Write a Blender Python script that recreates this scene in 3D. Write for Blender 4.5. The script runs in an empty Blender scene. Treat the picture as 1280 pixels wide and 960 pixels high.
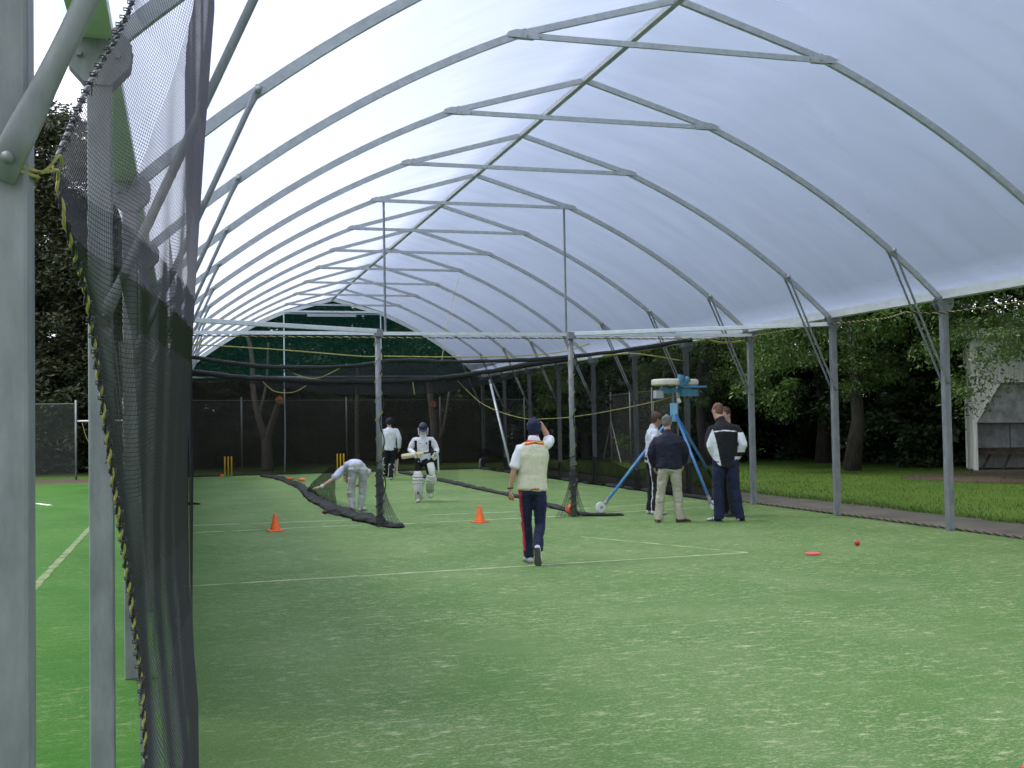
import bpy, math, random
import numpy as np
from mathutils import Vector, Matrix, noise
random.seed(7); rng = np.random.default_rng(7)
C = bpy.context.scene.collection
sc = bpy.context.scene
R = math.radians
# ------------------------------------------------------------------ camera, sky, sun, exposure
FPX, YAW, PIT, ROL, CAMZ = 1403.8, 0.2857, 0.0341, -0.0176, 1.70
def make_camera():
    cd = bpy.data.cameras.new('camera'); cam = bpy.data.objects.new('camera', cd); C.objects.link(cam)
    cd.sensor_width = 36; cd.lens = 36*FPX/1280; cd.clip_start = 0.05; cd.clip_end = 1500
    s, c = math.sin, math.cos
    F = Vector((s(YAW)*c(PIT), c(YAW)*c(PIT), s(PIT))); r0 = Vector((c(YAW), -s(YAW), 0)); u0 = r0.cross(F)
    Rt = r0*c(ROL)+u0*s(ROL); Up = u0*c(ROL)-r0*s(ROL)
    m = Matrix((Rt, Up, -F)).transposed().to_4x4(); m.translation = (0, 0, CAMZ)
    cam.matrix_world = m; sc.camera = cam
make_camera()
SUN_EL, SUN_AZ = R(58), R(-62)          # azimuth measured from +Y towards +X: sun high on the left, ahead
w = bpy.data.worlds.new('World'); sc.world = w; w.use_nodes = True
nt = w.node_tree; bg = nt.nodes['Background']; bg.inputs['Strength'].default_value = 0.14
sky = nt.nodes.new('ShaderNodeTexSky'); sky.sky_type = 'NISHITA'; sky.sun_disc = False
sky.sun_elevation = SUN_EL; sky.sun_rotation = SUN_AZ; sky.air_density = 1.2; sky.dust_density = 2.0
tc = nt.nodes.new('ShaderNodeTexCoord'); nz = nt.nodes.new('ShaderNodeTexNoise'); nz.inputs['Scale'].default_value = 1.6; nz.inputs['Detail'].default_value = 4
cr = nt.nodes.new('ShaderNodeValToRGB'); cr.color_ramp.elements[0].position = .30; cr.color_ramp.elements[0].color = (.72,.72,.72,1); cr.color_ramp.elements[1].position = .6
cl = nt.nodes.new('ShaderNodeMix'); cl.data_type = 'RGBA'; cl.inputs[6].default_value = (7.4, 8.2, 9.8, 1); cl.inputs[7].default_value = (14.2, 14.6, 15.0, 1)
mx = nt.nodes.new('ShaderNodeMix'); mx.data_type = 'RGBA'
nt.links.new(tc.outputs['Generated'], nz.inputs['Vector']); nt.links.new(nz.outputs['Fac'], cr.inputs['Fac'])
nt.links.new(nz.outputs['Fac'], cl.inputs[0]); nt.links.new(cr.outputs['Color'], mx.inputs[0])
nt.links.new(sky.outputs['Color'], mx.inputs[6]); nt.links.new(cl.outputs[2], mx.inputs[7]); nt.links.new(mx.outputs[2], bg.inputs['Color'])
sl = bpy.data.lights.new('sun', 'SUN'); sl.energy = 2.6; sl.angle = R(14); sl.color = (1, .96, .90)
so = bpy.data.objects.new('sun', sl); C.objects.link(so)
sd = Vector((math.sin(SUN_AZ)*math.cos(SUN_EL), math.cos(SUN_AZ)*math.cos(SUN_EL), math.sin(SUN_EL)))
so.rotation_euler = sd.to_track_quat('Z', 'Y').to_euler()
sc.view_settings.view_transform = 'Standard'; sc.view_settings.look = 'None'; sc.view_settings.gamma = 1; sc.view_settings.exposure = 0.27
sc.cycles.max_bounces = 10; sc.cycles.transparent_max_bounces = 24; sc.cycles.transmission_bounces = 8; sc.cycles.diffuse_bounces = 5
sc.cycles.sample_clamp_indirect = 6

# ------------------------------------------------------------------ materials
def mat(name, col=(.5,.5,.5), rough=.7, metal=0, spec=.5, var=None, scale=8, detail=5, bump=0, bscale=None, stretch=(1,1,1), coord='Object', lo=.35, hi=.65, sub=0):
    m = bpy.data.materials.new(name); m.use_nodes = True; n = m.node_tree; b = n.nodes['Principled BSDF']
    b.inputs['Base Color'].default_value = (*col, 1); b.inputs['Roughness'].default_value = rough; b.inputs['Metallic'].default_value = metal
    b.inputs['Specular IOR Level'].default_value = spec
    if var or bump:
        t = n.nodes.new('ShaderNodeTexCoord'); mp = n.nodes.new('ShaderNodeMapping'); mp.inputs['Scale'].default_value = stretch
        n.links.new(t.outputs[coord], mp.inputs[0])
    if var:
        z = n.nodes.new('ShaderNodeTexNoise'); z.inputs['Scale'].default_value = scale; z.inputs['Detail'].default_value = detail; z.inputs['Roughness'].default_value = .65
        r = n.nodes.new('ShaderNodeValToRGB'); e = r.color_ramp.elements
        e[0].position = lo; e[0].color = (*col, 1); e[1].position = hi; e[1].color = (*var, 1)
        n.links.new(mp.outputs[0], z.inputs['Vector']); n.links.new(z.outputs['Fac'], r.inputs[0]); n.links.new(r.outputs[0], b.inputs['Base Color'])
    if bump:
        z2 = n.nodes.new('ShaderNodeTexNoise'); z2.inputs['Scale'].default_value = bscale or scale*4; z2.inputs['Detail'].default_value = 4
        bp = n.nodes.new('ShaderNodeBump'); bp.inputs['Strength'].default_value = bump; bp.inputs['Distance'].default_value = .02
        n.links.new(mp.outputs[0], z2.inputs['Vector']); n.links.new(z2.outputs['Fac'], bp.inputs['Height']); n.links.new(bp.outputs[0], b.inputs['Normal'])
    return m
def net_mat(name, col, opac, opac2=None, scale=2, green=None, stretch=(1,1,1)):
    """woven net or shade cloth: diffuse strands with open holes, averaged"""
    m = bpy.data.materials.new(name); m.use_nodes = True; n = m.node_tree; n.nodes.remove(n.nodes['Principled BSDF'])
    out = n.nodes['Material Output']; d = n.nodes.new('ShaderNodeBsdfDiffuse'); d.inputs[0].default_value = (*col, 1)
    t = n.nodes.new('ShaderNodeBsdfTransparent'); x = n.nodes.new('ShaderNodeMixShader')
    src = d.outputs[0]
    if green:
        tr = n.nodes.new('ShaderNodeBsdfTranslucent'); tr.inputs[0].default_value = (*green, 1)
        x2 = n.nodes.new('ShaderNodeMixShader'); x2.inputs[0].default_value = .5
        n.links.new(d.outputs[0], x2.inputs[1]); n.links.new(tr.outputs[0], x2.inputs[2]); src = x2.outputs[0]
    tcn = n.nodes.new('ShaderNodeTexCoord'); mp = n.nodes.new('ShaderNodeMapping'); mp.inputs['Scale'].default_value = stretch
    z = n.nodes.new('ShaderNodeTexNoise'); z.inputs['Scale'].default_value = scale; z.inputs['Detail'].default_value = 4
    mr = n.nodes.new('ShaderNodeMapRange'); mr.inputs[1].default_value = .3; mr.inputs[2].default_value = .7
    mr.inputs[3].default_value = opac; mr.inputs[4].default_value = opac2 if opac2 is not None else opac
    n.links.new(tcn.outputs['Object'], mp.inputs[0]); n.links.new(mp.outputs[0], z.inputs[0]); n.links.new(z.outputs['Fac'], mr.inputs[0]); n.links.new(mr.outputs[0], x.inputs[0])
    n.links.new(t.outputs[0], x.inputs[1]); n.links.new(src, x.inputs[2]); n.links.new(x.outputs[0], out.inputs[0])
    return m
def film_mat():
    m = bpy.data.materials.new('greenhouse_film'); m.use_nodes = True; n = m.node_tree; n.nodes.remove(n.nodes['Principled BSDF']); out = n.nodes['Material Output']
    tr = n.nodes.new('ShaderNodeBsdfTranslucent'); tr.inputs[0].default_value = (.60,.71,.98,1)
    rf = n.nodes.new('ShaderNodeBsdfRefraction'); rf.inputs['IOR'].default_value = 1.12; rf.inputs['Roughness'].default_value = .85; rf.inputs[0].default_value = (.97,.98,1,1)
    gl = n.nodes.new('ShaderNodeBsdfGlossy'); gl.inputs['Roughness'].default_value = .35; gl.inputs[0].default_value = (.9,.92,.95,1)
    a = n.nodes.new('ShaderNodeMixShader'); b = n.nodes.new('ShaderNodeMixShader'); b.inputs[0].default_value = .05
    t = n.nodes.new('ShaderNodeTexCoord'); mp = n.nodes.new('ShaderNodeMapping'); mp.inputs['Scale'].default_value = (.5, 1.6, .5); mp.inputs['Rotation'].default_value = (0,0,.35)
    z = n.nodes.new('ShaderNodeTexNoise'); z.inputs['Scale'].default_value = 1.3; z.inputs['Detail'].default_value = 7; z.inputs['Distortion'].default_value = .6
    mr = n.nodes.new('ShaderNodeMapRange'); mr.inputs[1].default_value = .3; mr.inputs[2].default_value = .7; mr.inputs[3].default_value = .36; mr.inputs[4].default_value = .405
    n.links.new(t.outputs['Object'], mp.inputs[0]); n.links.new(mp.outputs[0], z.inputs[0]); n.links.new(z.outputs['Fac'], mr.inputs[0]); n.links.new(mr.outputs[0], a.inputs[0])
    z2 = n.nodes.new('ShaderNodeTexNoise'); z2.inputs['Scale'].default_value = 26; z2.inputs['Detail'].default_value = 3
    bp = n.nodes.new('ShaderNodeBump'); bp.inputs['Strength'].default_value = .10; bp.inputs['Distance'].default_value = .01
    n.links.new(mp.outputs[0], z2.inputs[0]); n.links.new(z2.outputs['Fac'], bp.inputs['Height'])
    n.links.new(bp.outputs[0], gl.inputs['Normal'])
    n.links.new(rf.outputs[0], a.inputs[1]); n.links.new(tr.outputs[0], a.inputs[2]); n.links.new(a.outputs[0], b.inputs[1]); n.links.new(gl.outputs[0], b.inputs[2]); n.links.new(b.outputs[0], out.inputs[0])
    return m
def leaf_mat(name, c1, c2, tl=.35):
    m = bpy.data.materials.new(name); m.use_nodes = True; n = m.node_tree; n.nodes.remove(n.nodes['Principled BSDF']); out = n.nodes['Material Output']
    d = n.nodes.new('ShaderNodeBsdfDiffuse'); t = n.nodes.new('ShaderNodeBsdfTranslucent'); g = n.nodes.new('ShaderNodeBsdfGlossy'); g.inputs['Roughness'].default_value = .5
    tcn = n.nodes.new('ShaderNodeTexCoord'); z = n.nodes.new('ShaderNodeTexNoise'); z.inputs['Scale'].default_value = 1.1; z.inputs['Detail'].default_value = 8; z.inputs['Roughness'].default_value = .8
    r = n.nodes.new('ShaderNodeValToRGB'); e = r.color_ramp.elements; e[0].position = .35; e[0].color = (*c1, 1); e[1].position = .65; e[1].color = (*c2, 1)
    n.links.new(tcn.outputs['Object'], z.inputs[0]); n.links.new(z.outputs['Fac'], r.inputs[0])
    for s in (d, t): n.links.new(r.outputs[0], s.inputs[0])
    x = n.nodes.new('ShaderNodeMixShader'); x.inputs[0].default_value = tl; n.links.new(d.outputs[0], x.inputs[1]); n.links.new(t.outputs[0], x.inputs[2])
    y = n.nodes.new('ShaderNodeMixShader'); y.inputs[0].default_value = .05; n.links.new(x.outputs[0], y.inputs[1]); n.links.new(g.outputs[0], y.inputs[2]); n.links.new(y.outputs[0], out.inputs[0])
    return m
def turf_mat(name, base, alt, sand, sand_amt=.5, rough=.75, edge=(-90,-80)):
    """short synthetic turf: green pile, streaks of worn-in sand"""
    m = bpy.data.materials.new(name); m.use_nodes = True; n = m.node_tree; b = n.nodes['Principled BSDF']; b.inputs['Roughness'].default_value = rough; b.inputs['Specular IOR Level'].default_value = .12
    L = n.links.new; t = n.nodes.new('ShaderNodeTexCoord')
    def noi(scale, det, st=(1,1,1), rough=.6, rot=0):
        mp = n.nodes.new('ShaderNodeMapping'); mp.inputs['Scale'].default_value = st; mp.inputs['Rotation'].default_value = (0,0,rot); z = n.nodes.new('ShaderNodeTexNoise')
        z.inputs['Scale'].default_value = scale; z.inputs['Detail'].default_value = det; z.inputs['Roughness'].default_value = rough
        L(t.outputs['Object'], mp.inputs[0]); L(mp.outputs[0], z.inputs[0]); return z.outputs['Fac']
    def ramp(f, lo, hi, c0, c1):
        r = n.nodes.new('ShaderNodeValToRGB'); e = r.color_ramp.elements; e[0].position = lo; e[1].position = hi; e[0].color = (*c0,1); e[1].color = (*c1,1); L(f, r.inputs[0]); return r.outputs[0]
    def mixc(f, a, c, mode='MIX'):
        x = n.nodes.new('ShaderNodeMix'); x.data_type = 'RGBA'; x.blend_type = mode
        (L(f, x.inputs[0]) if not isinstance(f, float) else setattr(x.inputs[0], 'default_value', f)); L(a, x.inputs[6])
        (L(c, x.inputs[7]) if not isinstance(c, tuple) else setattr(x.inputs[7], 'default_value', (*c,1))); return x.outputs[2]
    base_c = ramp(noi(.35, 5), .35, .65, base, alt)
    fine = ramp(noi(60, 3, rough=.8), .3, .7, (.62,.62,.62), (1.25,1.25,1.25))
    c = mixc(1.0, base_c, fine, 'MULTIPLY')
    def mth(op, a, c2):
        x = n.nodes.new('ShaderNodeMath'); x.operation = op
        for k, q in ((0, a), (1, c2)):
            if isinstance(q, (int, float)): x.inputs[k].default_value = q
            else: L(q, x.inputs[k])
        return x.outputs[0]
    K0, K1 = (0,0,0), (1,1,1)
    fleck = ramp(noi(38, 6, (.7, 2.2, 1), .8, .2), .53, .65, K0, K1)
    scuff = ramp(noi(6, 11, (1, 2.3, 1), .82, -.15), .52, .68, K0, K1)
    zone = ramp(noi(.7, 6, (1, 1.3, 1), .7), .30, .58, (.15,.15,.15), K1)
    haze_ = ramp(noi(.45, 6, (1.2, 1, 1), .7, .5), .45, .75, K0, (.16,.16,.16))
    sx = n.nodes.new('ShaderNodeSeparateXYZ'); L(t.outputs['Object'], sx.inputs[0]); wr_ = n.nodes.new('ShaderNodeMapRange'); wr_.interpolation_type = 'SMOOTHSTEP'
    wr_.inputs[1].default_value = edge[0]; wr_.inputs[2].default_value = edge[1]; wr_.inputs[3].default_value = .25; L(sx.outputs[0], wr_.inputs[0])
    f = mth('MULTIPLY', mth('MAXIMUM', mth('MULTIPLY', mth('MAXIMUM', mth('MULTIPLY', fleck, .8), scuff), zone), haze_), wr_.outputs[0])
    c = mixc(mth('MULTIPLY', f, sand_amt), c, sand)
    L(c, b.inputs['Base Color'])
    bp = n.nodes.new('ShaderNodeBump'); bp.inputs['Strength'].default_value = .5; bp.inputs['Distance'].default_value = .01; L(noi(120, 2, rough=.9), bp.inputs['Height']); L(bp.outputs[0], b.inputs['Normal'])
    return m
M = {}
M['steel'] = mat('galvanised_steel', (.155,.165,.175), .5, .1, var=(.23,.24,.25), scale=14, bump=.08, stretch=(1,1,.3))  # base darkened to carry the backlit look of the posts
M['steel_roof'] = mat('lightened_galvanised_tube', (.34,.35,.36), .5, .15, var=(.44,.45,.46), scale=12, bump=.06)  # same steel as the posts, brighter light put into its colour
M['steel_bright'] = mat('bright_aluminium', (.72,.74,.76), .35, .5, var=(.62,.64,.66), scale=10)
M['gutter'] = mat('pale_galvanised_rail', (.62,.64,.63), .5, .2, var=(.52,.54,.53), scale=4)
M['bolt'] = mat('zinc_bolt', (.42,.43,.42), .4, .7)
M['film'] = film_mat()
M['turf'] = turf_mat('synthetic_turf_sanded', (.086,.182,.043), (.116,.214,.058), (.66,.63,.42), .95, edge=(-.4,1.2))
M['turf_out'] = turf_mat('synthetic_turf_outer', (.022,.112,.008), (.036,.138,.014), (.30,.34,.20), .7)
M['grass'] = turf_mat('mown_grass', (.040,.085,.012), (.064,.118,.018), (.20,.24,.07), .5)
M['ground'] = mat('rough_ground', (.035,.05,.018), .95, var=(.055,.07,.03), scale=.6)
M['soil'] = mat('dark_bark_soil', (.045,.030,.022), .95, var=(.085,.055,.038), scale=3, bump=.5)
M['path'] = mat('worn_asphalt', (.085,.076,.060), .9, var=(.14,.125,.10), scale=1.3, detail=9, bump=.4, bscale=40)
M['line'] = mat('worn_line_paint', (.16,.26,.09), .9, var=(.58,.62,.46), scale=2.2, detail=9, lo=.40, hi=.52)
M['line2'] = mat('sandy_worn_seam', (.15,.27,.10), .9, var=(.52,.50,.32), scale=2.5, detail=9, lo=.38, hi=.6)
M['line3'] = mat('sandy_outer_seam', (.06,.125,.035), .9, var=(.20,.24,.12), scale=5, detail=12, lo=.36, hi=.62)
M['white_line'] = mat('white_line_paint', (.6,.62,.58), .8, var=(.75,.75,.72), scale=6)
M['strand'] = mat('black_net_cord', (.040,.040,.050), .6, spec=.35)
M['strand2'] = mat('grey_net_cord', (.20,.205,.22), .6, spec=.4)
M['bundle'] = mat('bunched_black_net', (.008,.009,.009), .9, var=(.030,.032,.030), scale=25, detail=6, bump=.8, bscale=60)
M['net_side'] = net_mat('black_side_netting', (.012,.012,.013), .42, .58, 1.2)
M['net_wall'] = net_mat('black_wall_netting', (.035,.036,.042), .72, .9, 6, stretch=(1,1,3))
M['net_back'] = net_mat('black_backdrop_netting', (.028,.025,.021), .38, .50, .8)
M['net_low'] = net_mat('black_hem_netting', (.012,.012,.011), .6, .8, 3)
M['net_light'] = net_mat('thin_black_netting', (.014,.018,.014), .10, .22, 2)
M['net_fold'] = net_mat('folded_black_netting', (.018,.022,.018), .62, .85, 6)
M['net_sag'] = net_mat('sagging_black_netting', (.03,.032,.032), .6, .85, 4)
M['shade'] = net_mat('green_shade_cloth', (.006,.024,.019), .6, .76, .7, green=(.008,.060,.042))
M['chain'] = net_mat('chain_link_wire', (.16,.17,.16), .16, .22, 5)
M['rope_y'] = mat('yellow_rope', (.38,.34,.09), .8, var=(.26,.24,.07), scale=60)
M['rope_k'] = mat('black_rope', (.012,.012,.012), .7)
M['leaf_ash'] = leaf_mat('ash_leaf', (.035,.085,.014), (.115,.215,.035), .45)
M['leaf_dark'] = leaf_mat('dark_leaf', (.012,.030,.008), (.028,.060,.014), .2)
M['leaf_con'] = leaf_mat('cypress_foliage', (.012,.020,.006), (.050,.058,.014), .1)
M['bark'] = mat('grey_bark', (.022,.019,.016), .95, var=(.055,.048,.038), scale=5, stretch=(3,3,.6), bump=.7)
M['bark_pale'] = mat('pale_bark', (.12,.10,.085), .95, var=(.22,.19,.16), scale=6, stretch=(2,2,.6), bump=.6)
M['cut'] = mat('sawn_orange_wood', (.50,.14,.04), .8, var=(.6,.22,.08), scale=9)
M['white_wall'] = mat('weathered_white_boards', (.80,.80,.76), .8, var=(.60,.61,.55), scale=3, stretch=(6,6,.6), detail=8)
M['grey_wall'] = mat('grey_shed_lining', (.5,.51,.52), .8, var=(.25,.26,.26), scale=3)
M['dark_wood'] = mat('dark_weathered_timber', (.05,.038,.028), .9, var=(.10,.08,.06), scale=8)
M['orange'] = mat('orange_plastic', (1.0,.17,.03), .45, var=(.92,.14,.03), scale=12)
M['yellow'] = mat('yellow_plastic', (.85,.48,.02), .5)
M['green_pl'] = mat('green_plastic', (.04,.30,.06), .5)
M['red'] = mat('red_leather', (.55,.02,.03), .45, var=(.45,.02,.03), scale=20)
M['glove_red'] = mat('dark_red_leather', (.12,.015,.012), .6)
M['rope_d'] = mat('weathered_rope', (.20,.18,.07), .9)
M['pink'] = mat('red_pink_rubber', (.75,.10,.12), .6)
M['blue'] = mat('blue_painted_steel', (.06,.21,.48), .38, var=(.08,.25,.52), scale=9)
M['teal'] = mat('teal_painted_steel', (.05,.22,.33), .4, var=(.04,.16,.25), scale=9)
M['lblue'] = mat('light_blue_painted_steel', (.24,.52,.72), .4)
M['cream_pu'] = mat('cream_rubber_wheel', (.72,.68,.56), .6, var=(.60,.56,.44), scale=5)
M['white_pl'] = mat('white_plastic', (.75,.76,.77), .45)
M['grey_box'] = mat('grey_plastic_box', (.38,.40,.41), .5)
M['skin'] = mat('skin', (.50,.27,.19), .55, var=(.56,.32,.23), scale=9)
M['skin_tan'] = mat('tanned_skin', (.30,.15,.10), .55, var=(.36,.19,.13), scale=9)
def cloth(name, c, k=.82, rough=.9, scale=9): return mat(name, c, rough, var=tuple(x*k for x in c), scale=scale, bump=.35, bscale=45)
M['c_white'] = cloth('white_cotton', (.78,.78,.80), .9); M['c_cream'] = cloth('cream_knit_wool', (.66,.64,.46), .9, scale=30); M['c_navy'] = cloth('navy_fabric', (.012,.018,.055), .7)
M['c_navy2'] = cloth('navy_wool', (.014,.014,.034), .7); M['c_black'] = cloth('black_fabric', (.010,.010,.012), .7); M['c_red'] = cloth('red_fabric', (.55,.02,.06)); M['c_yel'] = cloth('yellow_knit', (.80,.50,.04))
M['c_khaki'] = cloth('stone_khaki_cotton', (.42,.40,.30), .85); M['c_grey'] = cloth('light_grey_cotton', (.46,.47,.45), .82); M['c_lav'] = cloth('pale_lavender_cotton', (.60,.62,.76), .88)
M['c_pale'] = cloth('pale_blue_cotton', (.58,.60,.66), .88); M['pad'] = cloth('white_batting_pad', (.76,.75,.70), .9); M['willow'] = mat('willow_wood', (.66,.52,.30), .5, var=(.72,.60,.38), scale=8, stretch=(1,1,.2))
M['helm'] = mat('navy_helmet_cloth', (.010,.012,.042), .55); M['shoe_w'] = mat('white_shoe_leather', (.72,.72,.70), .5, var=(.6,.6,.58), scale=20); M['shoe_b'] = mat('brown_shoe_leather', (.10,.035,.02), .45)
M['shoe_d'] = mat('dark_shoe_leather', (.02,.02,.022), .5); M['sole'] = mat('grey_rubber_sole', (.10,.10,.10), .8); M['h_red'] = mat('auburn_hair', (.16,.07,.035), .7, var=(.10,.04,.02), scale=60)
M['h_grey'] = mat('grey_hair', (.17,.16,.15), .8, var=(.10,.095,.09), scale=60); M['h_brown'] = mat('brown_hair', (.07,.035,.02), .7, var=(.04,.02,.012), scale=60); M['eye'] = mat('dark_eye', (.02,.015,.012), .2)

# ------------------------------------------------------------------ mesh helpers
def V3(p): return Vector(p)
class MB:
    def __init__(s): s.v = []; s.f = []; s.mi = []
    def _add(s, vs, fs, mi=0):
        o = len(s.v); s.v += [tuple(p) for p in vs]; s.f += [tuple(i+o for i in f) for f in fs]; s.mi += [mi]*len(fs); return s
    def box(s, c, d, rz=0, mi=0):
        x, y, z = d[0]/2, d[1]/2, d[2]/2; cs, sn = math.cos(rz), math.sin(rz)
        vs = [(c[0]+a*x*cs-b*y*sn, c[1]+a*x*sn+b*y*cs, c[2]+k*z) for k in (-1,1) for a, b in ((-1,-1),(1,-1),(1,1),(-1,1))]
        return s._add(vs, [(3,2,1,0),(4,5,6,7),(0,1,5,4),(1,2,6,5),(2,3,7,6),(3,0,4,7)], mi)
    def sweep(s, pts, prof, side=None, closed=False, mi=0, cap=True):
        """prof(i) -> list of (a,b) offsets along side and normal"""
        pts = [V3(p) for p in pts]; n = len(pts); base = len(s.v); prev = None; k = None
        for i, p in enumerate(pts):
            t = (pts[(i+1) % n] - pts[i-1]) if closed else (pts[min(i+1,n-1)] - pts[max(i-1,0)])
            t = t.normalized() if t.length > 1e-9 else Vector((0,0,1))
            sd = V3(side[i] if isinstance(side, list) else side) if side is not None else (prev if prev is not None else (Vector((0,0,1)).cross(t) if abs(t.z) < .9 else Vector((1,0,0))))
            sd = sd - t*sd.dot(t)
            if sd.length < 1e-6: sd = t.orthogonal()
            sd.normalize(); prev = sd; u = t.cross(sd)
            pr = prof(i); k = len(pr)
            s.v += [tuple(p + sd*a + u*b) for a, b in pr]
        fs = []
        for i in range(n if closed else n-1):
            j = (i+1) % n
            for q in range(k): r = (q+1) % k; fs.append((base+i*k+q, base+i*k+r, base+j*k+r, base+j*k+q))
        if cap and not closed:
            fs.append(tuple(base+q for q in reversed(range(k)))); fs.append(tuple(base+(n-1)*k+q for q in range(k)))
        s.f += fs; s.mi += [mi]*len(fs); return s
    def tube(s, pts, r, seg=8, mi=0, closed=False, side=None):
        rr = r if isinstance(r, (list, tuple)) else [r]*len(pts)
        return s.sweep(pts, lambda i: [(rr[i]*math.cos(2*math.pi*q/seg), rr[i]*math.sin(2*math.pi*q/seg)) for q in range(seg)], side, closed, mi)
    def beam(s, p, q, a, b, side=(0,1,0), mi=0):
        return s.sweep([p, q], lambda i: [(-a/2,-b/2),(a/2,-b/2),(a/2,b/2),(-a/2,b/2)], side, mi=mi)
    def loft(s, pts, rad, side=(1,0,0), seg=14, mi=0):
        """closed elliptical limb with rounded ends"""
        pts = [V3(p) for p in pts]
        d0 = (pts[0]-pts[1]).normalized()*min(rad[0])*.45; d1 = (pts[-1]-pts[-2]).normalized()*min(rad[-1])*.45
        P = [pts[0]+d0] + pts + [pts[-1]+d1]; Rr = [(rad[0][0]*.45, rad[0][1]*.45)] + list(rad) + [(rad[-1][0]*.45, rad[-1][1]*.45)]
        sdl = [side[0]] + side + [side[-1]] if isinstance(side, list) else side
        return s.sweep(P, lambda i: [(Rr[i][0]*math.cos(2*math.pi*q/seg), Rr[i][1]*math.sin(2*math.pi*q/seg)) for q in range(seg)], sdl, mi=mi)
    def cyl(s, p, q, r, seg=12, mi=0, r2=None): return s.tube([p, q], [r, r if r2 is None else r2], seg, mi)
    def plate(s, poly, nrm, th, mi=0):
        n = V3(nrm).normalized()*th/2; k = len(poly); vs = [V3(p)-n for p in poly]+[V3(p)+n for p in poly]
        return s._add(vs, [tuple(reversed(range(k))), tuple(range(k, 2*k))]+[(i, (i+1)%k, k+(i+1)%k, k+i) for i in range(k)], mi)
    def ball(s, c, r, seg=12, rings=8, mi=0, sc_=(1,1,1)):
        c = V3(c); vs = [c+Vector((0,0,-r*sc_[2]))]; fs = []
        for i in range(1, rings):
            a = math.pi*i/rings-math.pi/2
            for q in range(seg): b = 2*math.pi*q/seg; vs.append(c+Vector((r*math.cos(a)*math.cos(b)*sc_[0], r*math.cos(a)*math.sin(b)*sc_[1], r*math.sin(a)*sc_[2])))
        vs.append(c+Vector((0,0,r*sc_[2]))); T = len(vs)-1
        for q in range(seg):
            r_ = (q+1) % seg; fs.append((0, 1+r_, 1+q)); o = 1+(rings-2)*seg; fs.append((T, o+q, o+r_))
            for i in range(rings-2): fs.append((1+i*seg+q, 1+i*seg+r_, 1+(i+1)*seg+r_, 1+(i+1)*seg+q))
        return s._add(vs, fs, mi)
    def build(s, name, mats, parent=None, smooth=False, bevel=0):
        me = bpy.data.meshes.new(name); me.from_pydata(s.v, [], s.f)
        for m in (mats if isinstance(mats, (list, tuple)) else [mats]): me.materials.append(m)
        me.polygons.foreach_set('material_index', s.mi); me.update()
        if smooth: me.polygons.foreach_set('use_smooth', [True]*len(me.polygons))
        o = bpy.data.objects.new(name, me); C.objects.link(o)
        if parent: o.parent = parent
        if bevel: b = o.modifiers.new('bevel', 'BEVEL'); b.width = bevel; b.segments = 2; b.limit_method = 'ANGLE'
        return o
def tag(o, label=None, cat=None, group=None, kind=None):
    for k, x in (('label', label), ('category', cat), ('group', group), ('kind', kind)):
        if x: o[k] = x
    return o
def thing(name, label, cat, loc=(0,0,0), rz=0, group=None):
    o = bpy.data.objects.new(name, None); C.objects.link(o); o.location = loc; o.rotation_euler = (0,0,rz); o.empty_display_size = .2
    return tag(o, label, cat, group)
def sheet(name, x0, x1, y0, y1, z, m, nx=1, ny=1, wob=0, kind='structure', parent=None):
    b = MB(); vs = []
    for j in range(ny+1):
        for i in range(nx+1):
            x = x0+(x1-x0)*i/nx; y = y0+(y1-y0)*j/ny
            if wob and i in (0, nx): x += wob*noise.noise(Vector((y*.5, i*3.1, 0)))+wob*.5*noise.noise(Vector((y*2.1, i*3.1, 5)))
            vs.append((x, y, z))
    b._add(vs, [(j*(nx+1)+i, j*(nx+1)+i+1, (j+1)*(nx+1)+i+1, (j+1)*(nx+1)+i) for j in range(ny) for i in range(nx)])
    o = b.build(name, m, parent)
    if kind: o['kind'] = kind
    return o
def grid_surf(fn, nu, nv, mi=0, b=None):
    b = b or MB(); vs = [fn(i/nu, j/nv) for j in range(nv+1) for i in range(nu+1)]
    return b._add(vs, [(j*(nu+1)+i, j*(nu+1)+i+1, (j+1)*(nu+1)+i+1, (j+1)*(nu+1)+i) for j in range(nv) for i in range(nu)], mi)
def smooth_pts(ctrl, n):
    """Catmull-Rom through control points"""
    P = [V3(p) for p in ctrl]; out = []; m = len(P)-1
    for i in range(n+1):
        t = i/n*m; k = min(int(t), m-1); u = t-k; a, b, c, d = P[max(k-1,0)], P[k], P[k+1], P[min(k+2,m)]
        out.append(.5*((2*b)+(c-a)*u+(2*a-5*b+4*c-d)*u*u+(3*b-a-3*c+d)*u**3))
    return out
def twist_rope(ctrl, r, pitch, name, parent=None, n=None, mats=None, wob=0):
    """two strands laid round each other"""
    pts = smooth_pts(ctrl, 60); L = [0]
    for a, b in zip(pts, pts[1:]): L.append(L[-1]+(b-a).length)
    n = n or max(8, int(L[-1]/pitch*6)); mb = MB(); fr = []
    for i in range(n+1):
        d = L[-1]*i/n; k = min(max(0, next((q for q in range(len(L)) if L[q] >= d), len(L)-1)-1), len(pts)-2)
        u = (d-L[k])/max(1e-6, L[k+1]-L[k]); p = pts[k].lerp(pts[k+1], u); t = (pts[k+1]-pts[k]).normalized(); s = t.orthogonal().normalized() if abs(t.z) > .99 else t.cross(Vector((0,0,1))).normalized(); fr.append((p, s, t.cross(s), d))
    for st in (0, 1):
        q = [p+s*math.cos(2*math.pi*d/pitch+math.pi*st)*r*.55+u*math.sin(2*math.pi*d/pitch+math.pi*st)*r*.55 for p, s, u, d in fr]
        mb.tube(q, r*.62, 5, mi=st)
    return mb.build(name, mats or [M['rope_y'], M['rope_k']], parent, smooth=True)

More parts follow.
